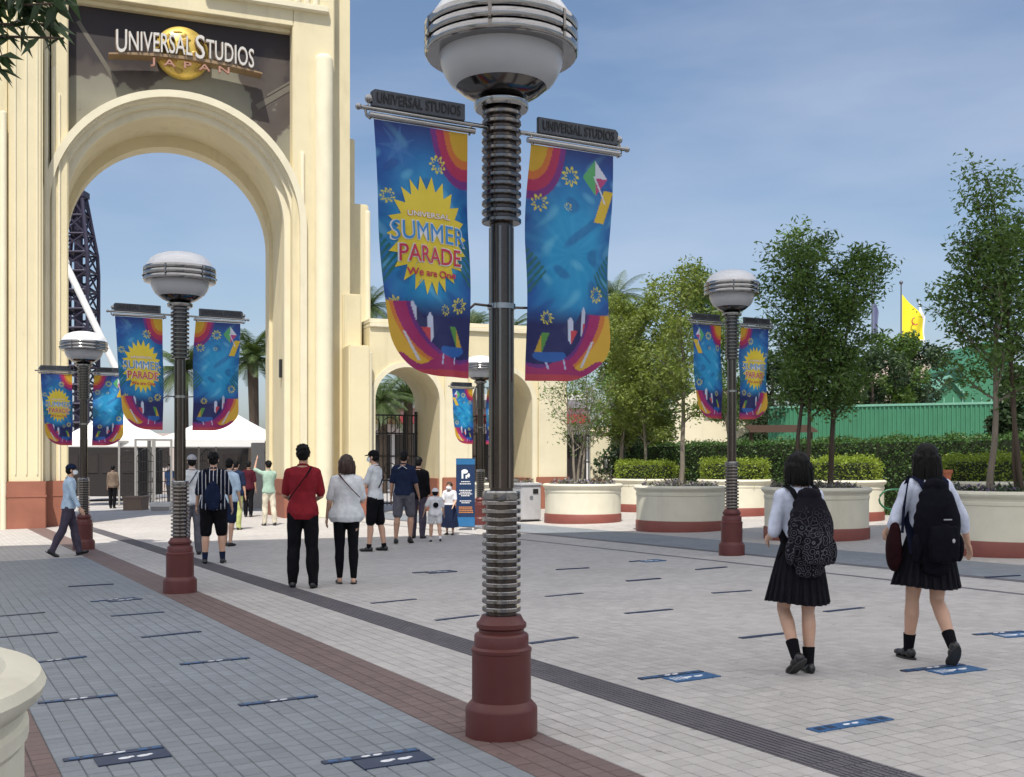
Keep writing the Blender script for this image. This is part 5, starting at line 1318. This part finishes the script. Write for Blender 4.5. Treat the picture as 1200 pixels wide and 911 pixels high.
    # ---- shoes
    for i in (0, 1):
        an, f, tp = TO[i]; up = V((0, 0, 1)); sd_ = f.cross(up).normalized(); upp = sd_.cross(f).normalized(); Mx = Matrix((sd_, f, upp)).transposed()
        hl = an - f * .016 - upp * .020; m = MB()
        m.ball(U(hl), (.0245 * h, .028 * h, .028 * h), 12, 8, M=Mx); m.ball(U(hl + f * .035 - upp * .001), (.0245 * h, .034 * h, .024 * h), 12, 8, M=Mx); m.ball(U(hl + f * .082 - upp * .007), (.0265 * h, .040 * h, .0165 * h), 12, 8, M=Mx)
        if shoes == 'sandal': m = MB(); m.ball(U(hl + f * .045 - upp * .014), (.026 * h, .075 * h, .007 * h), 14, 8, M=Mx); m.tube([U(hl + f * .07 + sd_ * .024 - upp * .01), U(hl + f * .06 + upp * .012), U(hl + f * .07 - sd_ * .024 - upp * .01)], .006 * h, 6)
        sh_ = blob(m, 'shoe', shoe or M_leather, root, vox * .55 if not far else vox, 2)
        m = MB(); pts = []
        for t in range(20):
            a_ = 2 * PI * t / 20; lx = .0265 * math.sin(a_) * (1 + .12 * math.cos(a_)); ly = .033 + .073 * math.cos(a_); pts.append((lx, ly))
        vs = [U(hl + sd_ * a_ + f * b_ - upp * (.0205 + q)) for q in (0, .009) for a_, b_ in pts]
        m.add(vs, [tuple(range(20)), tuple(range(39, 19, -1))] + [(k_, 20 + k_, 20 + (k_ + 1) % 20, (k_ + 1) % 20) for k_ in range(20)]); m.build('sole', M_sole if shoes != 'white' else M_wht, sh_)
        if sock: 
            a, k, an2, _ = LR[i]; m = MB(); s0 = U(k.lerp(an2, sock[1])); m.tube([s0, U(k.lerp(an2, (sock[1] + 1) / 2)), U(an2)], [(lerp(.033, .019, (sock[1] - .3) / .7) + .0042) * h, .0262 * h, .0235 * h], 14); m.ball(U(an2), .0235 * h); m.limb(U(an2), U(hl), .0232 * h, .022 * h); m.build('sock', sock[0], root, 60)
    # ---- hair, cap, mask
    HR = hairm
    if hair:
        P0 = P; wf = 1.22 if hair in ('bob', 'long') and not child else 1.0; P = lambda v: P0((v[0] * wf, (v[1] * wf if v[1] < 0 else v[1]), v[2]))
        m = MB(); m.ball(P((0, -.008, .018)), (.0485 * h * hs * (1 + (wf - 1) * .5), .057 * h * hs, .054 * h * hs), 18, 12, M=HM)
        m.ball(P((0, -.024, -.006)), (.045 * h * hs, .042 * h * hs, .046 * h * hs), 16, 10, M=HM)
        if hair in ('bob', 'long'):
            zb = -.080 if hair == 'bob' else -.150
            for q in range(9):
                a = PI * (-.05 + 1.10 * q / 8); c = (.040 * math.cos(a), -.010 - .034 * math.sin(a), .0)
                e = (.046 * math.cos(a), -.012 - .036 * math.sin(a), zb * (1 - .12 * abs(math.cos(a))))
                m.limb(P(c), P(e), .019 * h, .014 * h, 8)
            for s in (-1, 1): m.limb(P((s * .040, .016, .01)), P((s * .043, .014, zb * .75)), .014 * h, .009 * h, 8)
            m.ball(P((0, -.03, zb * .55)), (.044 * wf * h, .026 * h, abs(zb) * .62 * h), 14, 10, M=HM)
        if hair == 'fluffy':
            for q in range(44):
                a = q * 2.4; e_ = rnd.uniform(-.75, 1.3); m.ball(P((.042 * math.cos(a) * math.cos(e_), -.012 - .0 + .046 * math.sin(a) * math.cos(e_) - .006, .02 + .046 * math.sin(e_))), rnd.uniform(.010, .015) * h, 8, 6)
        o = blob(m, 'hair', HR, root, vox * .6, 2, .004 * h, 34, 1)
        if hair in ('bob', 'long'):
            st_ = MB()
            for q in range(46):
                a = PI * (-.05 + 1.10 * rnd.random()); rr_ = rnd.uniform(1.04, 1.16); c = (.043 * math.cos(a) * rr_, -.010 - .038 * math.sin(a) * rr_, rnd.uniform(.0, .02)); e = (.050 * math.cos(a) * rr_, -.012 - .042 * math.sin(a) * rr_, zb * rnd.uniform(1.0, 1.28))
                st_.tube([P(c), P(((c[0] + e[0]) / 2 * 1.05, (c[1] + e[1]) / 2 * 1.05, (c[2] + e[2]) / 2)), P(e)], [.004 * h, .0055 * h, .001 * h], 5)
            tag(st_.build('strands', HR, o, 60), kind='stuff')
        P = P0
        # keep the face clear
        bm = bmesh.new(); bm.from_mesh(o.data); c = P((0, .055, -.022)); k = [f for f in bm.faces if (f.calc_center_median() - c).length < (.052 if hair in ('bob', 'long') else .055) * h * hs]
        bmesh.ops.delete(bm, geom=k, context='FACES'); bm.to_mesh(o.data); bm.free()
    if cap:
        m = MB(); n = 20; vs = []; K = 8
        cc = [(.053 * math.cos(2 * PI * i / n), -.006 + .061 * math.sin(2 * PI * i / n)) for i in range(n)]
        for j in range(K + 1):
            e_ = PI / 2 * j / K * .98
            for cx_, cy_ in cc: vs.append(P((cx_ * math.cos(e_), -.006 + (cy_ + .006) * math.cos(e_), .018 + .056 * math.sin(e_))))
        m.add(vs, [(j * n + i, j * n + (i + 1) % n, (j + 1) * n + (i + 1) % n, (j + 1) * n + i) for j in range(K) for i in range(n)] + [tuple(K * n + i for i in range(n))])
        c_ = m.build('cap', cap, root, 50); m = MB(); vs = []
        for zz_ in (0, .005):
            vs += [P((.047 * math.cos(t * PI / 10), .030 + .060 * math.sin(t * PI / 10), .022 - .012 * math.sin(t * PI / 10) + zz_)) for t in range(11)]
        m.add(vs, [tuple(range(11)), tuple(range(21, 10, -1))] + [(k_, 11 + k_, 11 + (k_ + 1) % 11, (k_ + 1) % 11) for k_ in range(11)]); m.build('brim', cap, c_)
    if mask:
        m = MB(); vs = []; n = 10
        for j in range(6):
            for i in range(n + 1):
                a = PI * (i / n) ; z = -.048 + .046 * j / 5; r_ = .044 + .006 * math.sin(PI * j / 5); vs.append(P((.040 * math.cos(a) * 1.05, .014 + r_ * math.sin(a) * (1 + .10 * math.sin(PI * j / 5)), z)))
        m.add(vs, [(j * (n + 1) + i, j * (n + 1) + i + 1, (j + 1) * (n + 1) + i + 1, (j + 1) * (n + 1) + i) for j in range(5) for i in range(n)]); o = m.build('mask', M_maskm, root, 60)
    J = dict(U=U, P=P, sh=sh, arm=ARM, leg=LR, spine=spine, h=h, root=root, b=b, V=V)
    return J
def strap(J, pts, w, m, name='strap', th=.35):
    mb = MB(); mb.tube([J['U'](Vector(p)) for p in pts], w * J['h'], 8, ell=th); return mb.build(name, m, J['root'], 60)
def backpack(J, label, w, z0, z1, dep, m, strapm=None, pockets=True, yb=-.075, xo=0, patch=None):
    """a bag of its own, parented parts under its own empty, hanging on the back"""
    V = Vector; h = J['h']; root = J['root']; sp = J['spine']
    bag = empty('backpack', root.location.copy(), root.rotation_euler[2], label, 'backpack')
    def Pq(x, y, z): return J['U'](V((x + xo, y, z)) + sp(z))
    mb = MB(); zc = (z0 + z1) / 2; hh = (z1 - z0) / 2
    for i in range(9):
        f = i / 8; z = lerp(z0, z1, f); k = math.sin(PI * (.12 + .80 * f)) ** .45; rr_ = .030
        for sx in (-1, 1):
            mb.limb(Pq(sx * (w / 2 * k - rr_), yb - dep * .35, z), Pq(0, yb - dep * .45, z), rr_ * h, rr_ * 1.25 * h, 8)
    mb.ball(Pq(0, yb - dep * .45, zc), (w * .50 * h, dep * .55 * h, hh * 1.04 * h), 16, 12)
    o = blob(mb, 'bag_body', m, bag, .009, 4, .005 * h, 9, 2)
    if pockets:
        mb = MB(); 
        for sx in (-1, 1): mb.limb(Pq(sx * w * .22, yb - dep * .95, z0 + hh * .30), Pq(sx * w * .22, yb - dep * .95, z0 + hh * .95), .024 * h, .022 * h, 8)
        mb.ball(Pq(0, yb - dep * .95, z0 + hh * .62), (w * .36 * h, .030 * h, hh * .48 * h), 14, 10)
        blob(mb, 'front_pocket', m, bag, .009, 4, .003 * h, 12, 4)
        for sx in (-1, 1): mb = MB(); mb.ball(Pq(sx * w * .47, yb - dep * .45, z0 + hh * .5), (.022 * h, .030 * h, hh * .36 * h), 10, 8); blob(mb, 'side_pocket', m, bag, .009, 3)
    mb = MB(); mb.tube([Pq(.028 * math.cos(PI * t / 8), yb - .01, z1 + .03 * math.sin(PI * t / 8)) for t in range(9)], .006 * h, 8); mb.build('top_handle', strapm or m, bag, 60)
    for sx in (-1, 1):
        mb = MB(); mb.tube([Pq(sx * .045 - xo, yb + .005, z1 - .03), J['U'](V((sx * .060, -.045, .822)) + sp(.82)), J['U'](V((sx * .066, .0, .842)) + sp(.82)), J['U'](V((sx * .072, .05, .80)) + sp(.8)), J['U'](V((sx * .085, .055, .70)) + sp(.7)), Pq(sx * w * .42, yb - .01, z0 + hh * .35)], .021 * h, 8, ell=.32, up=(1, 0, 0) if False else None)
        mb.build('shoulder_strap', strapm or m, bag, 60)
    return bag, Pq

C_white = cloth('white_cotton', (.66, .66, .68)); C_lav = cloth('pale_blouse', (.56, .60, .72)); C_red = cloth('red_cotton', (.20, .010, .018)); C_black = cloth('black_cloth', (.008, .008, .010)); C_navy = cloth('navy_pleat', (.012, .012, .016))
C_grey = cloth('grey_cloth', (.10, .10, .12)); C_dkblue = cloth('dark_blue_cloth', (.015, .022, .05)); C_beige = cloth('beige_cloth', (.55, .50, .40)); C_lime = cloth('lime_cloth', (.38, .42, .16)); C_brown = cloth('brown_coat', (.16, .12, .09)); C_green = cloth('green_cloth', (.05, .14, .09))
C_pgrey = cloth('purple_grey_trousers', (.07, .06, .085)); C_tee = cloth('pale_grey_tee', (.60, .62, .64)); C_sky = cloth('light_blue_shirt', (.45, .58, .70)); C_maroon = cloth('maroon_strap', (.06, .012, .02)); C_jean = cloth('blue_shirt', (.06, .12, .28))
def striped():
    m = mat('striped_cloth', (.009, .012, .028), .85, 0, .1, 9, .3, 28, spec=.08); N = m.node_tree.nodes; L = m.node_tree.links; b = N['Principled BSDF']; src = b.inputs['Base Color'].links[0].from_socket
    t = N.new('ShaderNodeTexCoord'); s = N.new('ShaderNodeSeparateXYZ'); L.new(t.outputs['Object'], s.inputs[0]); a = N.new('ShaderNodeMath'); a.operation = 'MULTIPLY'; a.inputs[1].default_value = 17; L.new(s.outputs[0], a.inputs[0])
    f = N.new('ShaderNodeMath'); f.operation = 'FRACT'; L.new(a.outputs[0], f.inputs[0]); g = N.new('ShaderNodeMath'); g.operation = 'LESS_THAN'; g.inputs[1].default_value = .17; L.new(f.outputs[0], g.inputs[0])
    x = N.new('ShaderNodeMixRGB'); x.inputs[2].default_value = (.55, .55, .58, 1); L.new(g.outputs[0], x.inputs[0]); L.new(src, x.inputs[1]); L.new(x.outputs[0], b.inputs['Base Color']); return m
C_stripe = striped()
def patterned():
    m = mat('patterned_cloth', (.009, .008, .012), .8, 0, .1, 9, .3, 28, spec=.08); N = m.node_tree.nodes; L = m.node_tree.links; b = N['Principled BSDF']; src = b.inputs['Base Color'].links[0].from_socket
    t = N.new('ShaderNodeTexCoord'); v = N.new('ShaderNodeTexVoronoi'); v.inputs['Scale'].default_value = 21; L.new(t.outputs['Object'], v.inputs['Vector']); a = N.new('ShaderNodeMath'); a.operation = 'MULTIPLY'; a.inputs[1].default_value = 20; L.new(v.outputs['Distance'], a.inputs[0])
    f = N.new('ShaderNodeMath'); f.operation = 'SINE'; L.new(a.outputs[0], f.inputs[0]); r = N.new('ShaderNodeMapRange'); r.inputs['From Min'].default_value = .55; r.inputs['From Max'].default_value = .8; r.inputs['To Max'].default_value = .65; L.new(f.outputs[0], r.inputs[0])
    s = N.new('ShaderNodeSeparateXYZ'); L.new(t.outputs['Object'], s.inputs[0]); q = N.new('ShaderNodeMapRange'); q.inputs['From Min'].default_value = 1.22; q.inputs['From Max'].default_value = 1.0; L.new(s.outputs[2], q.inputs[0]); u = N.new('ShaderNodeMath'); u.operation = 'MULTIPLY'; L.new(r.outputs[0], u.inputs[0]); L.new(q.outputs[0], u.inputs[1])
    x = N.new('ShaderNodeMixRGB'); x.inputs[2].default_value = (.13, .13, .15, 1); L.new(u.outputs[0], x.inputs[0]); L.new(src, x.inputs[1]); L.new(x.outputs[0], b.inputs['Base Color']); return m
C_pat = patterned()

# schoolgirl with the patterned backpack
J = person(0, 0, 1.535, 14, 'schoolgirl with black bob hair walking away, dark pleated skirt, patterned backpack', legs=((12, 46, 3), (-5, 2, -5)), arms=((-2, 14, 75, 25), (6, 14, 30, 0)), build=.98, topc=C_lav, sleeve=1.0, hem=.58, loose=1.12,
           bottom='skirt', bc=C_navy, bleg=.298, hair='bob', lean=2, toe=(40, 0), sock=(C_black, .68), loc=(2.08, 8.0), vox=.010)
bag, Pq = backpack(J, 'black backpack with grey flower pattern on the left schoolgirl', .225, .455, .80, .11, C_pat, C_black, xo=-.012)
strap(J, [(-.075, -.06, .62), (-.10, -.03, .56), (-.115, -.0, .50)], .006, C_black, 'loose_strap')
# schoolgirl at the right with plain backpack and maroon bag
J = person(0, 0, 1.575, 9, 'schoolgirl with long straight black hair at the right, plain dark backpack and maroon shoulder bag', legs=((12, 5, 1), (-3, 36, -4)), arms=((4, 20, 62, 20), (4, 30, 14, -8)), build=1.03, topc=C_lav, sleeve=1.45, hem=.58, loose=1.15,
           bottom='skirt', bc=C_navy, bleg=.325, hair='long', lean=2, toe=(0, 52), sock=(C_black, .70), loc=(3.11, 8.28), vox=.010)
bag, Pq = backpack(J, 'large plain dark navy backpack on the right schoolgirl', .225, .42, .80, .11, cloth('plain_bag', (.006, .006, .010)), cloth('navy_strap', (.010, .012, .030)), xo=-.025)
MB().ball(Pq(.01, -.245, .555), (.012, .004, .016), 10, 6).build('badge', mat('badge_grey', (.35, .35, .38), .4), bag, 60)
MB().box(-.03, .03, -.004, .004, -.004, .004).build('zip_pull', mat('badge_grey', (.35, .35, .38), .4), bag, loc=tuple(Pq(.0, -.215, .65)))
sb = empty('shoulder_bag', J['root'].location.copy(), J['root'].rotation_euler[2], 'maroon round bag hanging at the left side of the right schoolgirl', 'bag')
mb = MB(); mb.ball(J['U'](Vector((-.172, .01, .50))), (.045, .10, .17), 16, 12); mb.ball(J['U'](Vector((-.168, .01, .56))), (.038, .07, .12), 14, 10); blob(mb, 'bag_body', cloth('maroon_bag', (.020, .006, .008)), sb, .010, 4, .006, 9, 3)
mb = MB(); mb.tube([J['U'](Vector(p)) for p in ((-.15, -.03, .58), (-.145, -.035, .70), (-.112, -.02, .845), (-.14, .045, .72), (-.155, .03, .58))], .011, 8); mb.build('handle', cloth('navy_strap', (0, 0, 0)), sb, 60)
# red shirt man
J = person(355, 689, 1.76, 8, 'man in dark red t-shirt and black trousers seen from behind', legs=((3, 3, 3), (-3, 3, 3)), arms=((14, 10, 62, 22), (14, 10, 62, 22)), build=1.06, topc=C_red, sleeve=.85, hem=.44, loose=1.12, bottom='trousers', bc=C_black, hair='fluffy', skin=M_skin2)
strap(J, [(-.10, -.078, .60), (-.03, -.092, .70), (.03, -.080, .78), (.06, -.045, .835)], .010, C_black, 'bag_strap')
# woman in white
J = person(406, 684, 1.63, 12, 'woman with brown bob in long white t-shirt, black leggings and sandals', legs=((4, 4, 0), (-3, 4, 0)), arms=((0, 12, 20, 0), (10, 12, 70, 30)), build=1.06, topc=C_tee, sleeve=.80, hem=.40, loose=1.45, bottom='leggings', bc=C_black, bleg=.93, hair='bob', hairm=M_hairb, shoes='sandal', headyaw=15)
strap(J, [(.10, -.085, .66), (.03, -.095, .73), (-.03, -.078, .80), (-.06, -.04, .84)], .010, C_maroon, 'bag_strap')
# man in white tee with cap and mask, facing left
J = person(440, 646, 1.74, 72, 'man in black cap and white mask, white t-shirt and black shorts, looking left', legs=((7, 4, 2), (-6, 4, 2)), arms=((18, 6, 40, 0), (-6, 8, 12, 0)), build=1.02, topc=C_tee, sleeve=.7, hem=.49, loose=1.12, bottom='shorts', bc=C_black, bleg=.92, hair='short', cap=C_black, mask=True, sock=(C_black, .86))
strap(J, [(-.08, .055, .62), (.0, .068, .72), (.06, .03, .835), (.075, -.02, .82), (.04, -.07, .72), (-.06, -.065, .62)], .008, C_black, 'bag_strap')
# man in dark tee and grey shorts
J = person(473, 637, 1.72, -6, 'man in dark navy t-shirt and grey shorts walking away beside the capped man', legs=((-4, 6, 3), (14, 28, 3)), arms=((0, 12, 15, 0), (4, 12, 25, 0)), build=1.12, topc=C_dkblue, sleeve=.8, hem=.50, loose=1.15, bottom='shorts', bc=C_grey, bleg=.85, hair='short', skin=M_skin2, toe=(0, 25))
strap(J, [(-.05, -.07, .80), (0, -.072, .835), (.05, -.07, .80)], .012, C_tee, 'towel')
J = person(490, 631, 1.63, -10, 'person in black clothes partly behind the grey shorts man', legs=((4, 4, 2), (-4, 4, 2)), build=1.08, topc=C_black, sleeve=1.6, hem=.47, loose=1.2, bottom='trousers', bc=C_pgrey, hair='short')
# children by the sign
J = person(510, 635, 1.02, 10, 'small child with white cap seen from behind, black round patch on white top', legs=((8, 10, 3), (-8, 20, 3)), arms=((0, 25, 20, 0), (0, 15, 20, 0)), build=1.25, topc=C_white, sleeve=.8, hem=.45, loose=1.25, bottom='shorts', bc=C_white, bleg=.6, hair='short', cap=C_white, child=True, far=True, sock=(C_white, .8), vox=.012)
mb = MB(); mb.ball(J['U'](Vector((0, -.105, .68))), (.055, .012, .055), 14, 8); mb.build('patch', C_black, J['root'], 60)
J = person(527, 627, 1.10, 165, 'child in white shirt, mask and navy skirt facing the camera beside the standing sign', legs=((4, 4, 2), (-4, 4, 2)), arms=((10, 10, 40, 10), (10, 10, 40, 10)), build=1.15, topc=C_white, sleeve=.8, hem=.55, loose=1.15, bottom='skirt', bc=C_dkblue, bleg=.12, hair='short', hairm=M_hairb, mask=True, child=True, far=True, vox=.012)
# striped shirt man
J = person(250, 661, 1.73, 12, 'man in navy shirt with white stripes and black shorts, seen from behind', legs=((2, 4, 3), (6, 8, 4)), arms=((4, 12, 25, 0), (4, 14, 20, 0)), build=1.10, topc=C_stripe, sleeve=.95, hem=.47, loose=1.25, bottom='shorts', bc=C_black, bleg=.95, hair='fluffy', sock=(C_dkblue, .72), shoes='white')
backpack(J, 'small navy backpack on the striped shirt man', .15, .50, .70, .07, cloth('navy_bag', (.012, .018, .045)), C_black, pockets=False)
J = person(225, 650, 1.72, 20, 'person in grey cap and pale shirt standing behind the second lamp post', legs=((2, 4, 2), (-2, 4, 2)), topc=C_tee, sleeve=.8, hem=.48, loose=1.2, bottom='trousers', bc=C_grey, hair='short', cap=cloth('grey_cap', (.30, .30, .32)), build=1.05, far=True)
strap(J, [(-.08, -.07, .62), (-.02, -.08, .72), (.05, -.05, .83)], .010, C_dkblue, 'bag_strap')
J = person(268, 640, 1.66, -15, 'person in light blue top just right of the striped shirt man', topc=C_sky, sleeve=.9, hem=.48, loose=1.2, bottom='shorts', bc=C_dkblue, bleg=.9, hair='short', far=True)
J = person(276, 621, 1.66, -8, 'person in dark top and pale lime trousers beyond the striped shirt man', legs=((2, 3, 1), (-2, 3, 1)), topc=C_dkblue, sleeve=.9, hem=.44, loose=1.3, bottom='trousers', bc=C_lime, hair='short', far=True, build=1.08)
J = person(291, 606, 1.66, 5, 'visitor in dark red top in the shade under the white tent', topc=C_maroon, sleeve=.9, hem=.47, loose=1.2, bottom='trousers', bc=C_black, hair='short', far=True)
J = person(315, 616, 1.64, 30, 'person in green and white top with raised arm taking a picture of the gate', legs=((3, 3, 2), (-8, 4, 3)), arms=((120, 35, 60, 35), (60, 15, 85, 20)), topc=cloth('pale_green', (.30, .42, .34)), sleeve=.9, hem=.47, loose=1.15, bottom='trousers', bc=C_beige, hair='fluffy', far=True)
J = person(132, 596, 1.64, 5, 'visitor in brown coat and black trousers standing in the left tent shade', topc=C_brown, sleeve=1.7, hem=.42, loose=1.35, bottom='trousers', bc=C_black, hair='short', far=True)
J = person(199, 592, 1.66, 160, 'visitor in blue shirt and mask near the turnstiles', topc=C_jean, sleeve=.8, hem=.47, loose=1.15, bottom='trousers', bc=C_grey, hair='short', mask=True, far=True)
# guard
J = person(80, 652, 1.60, -68, 'guard in light blue shirt, dark cap and white mask walking past the far lamp post', legs=((15, 3, 1), (-14, 12, 1)), arms=((-14, 8, 8, 0), (14, 8, 14, 0)), build=1.02, topc=C_sky, sleeve=1.75, hem=.50, loose=1.12, bottom='trousers', bc=C_pgrey, hair='short', cap=C_dkblue, mask=True, toe=(-12, 30), lean=3)
strap(J, [(-.06, .06, .72), (-.055, .05, .82), (-.03, -.03, .845), (.03, -.03, .845), (.055, .05, .82), (.06, .06, .72), (.0, .075, .69), (-.06, .06, .72)], .008, C_dkblue, 'neck_strap')
mb = MB(); mb.tube([J['U'](Vector((.088 * math.cos(t * PI / 10), .062 * math.sin(t * PI / 10), .535))) for t in range(21)], .014, 8); mb.build('belt', C_black, J['root'], 60)
# people half hidden behind the planters
J = person(0, 0, 1.52, 110, 'dark haired person in black behind the planters between the schoolgirls', topc=C_black, sleeve=.9, hem=.47, loose=1.2, bottom='trousers', bc=C_black, hair='short', far=True, loc=(Q(1032) * 29, 29), headyaw=20)
J = person(0, 0, 1.28, 20, 'dark haired person low behind the slim tree near the right lamp', topc=C_black, sleeve=.9, hem=.47, loose=1.2, bottom='trousers', bc=C_black, hair='bob', far=True, loc=(Q(786) * 36, 36))

bpy.data.scenes.remove(TS)
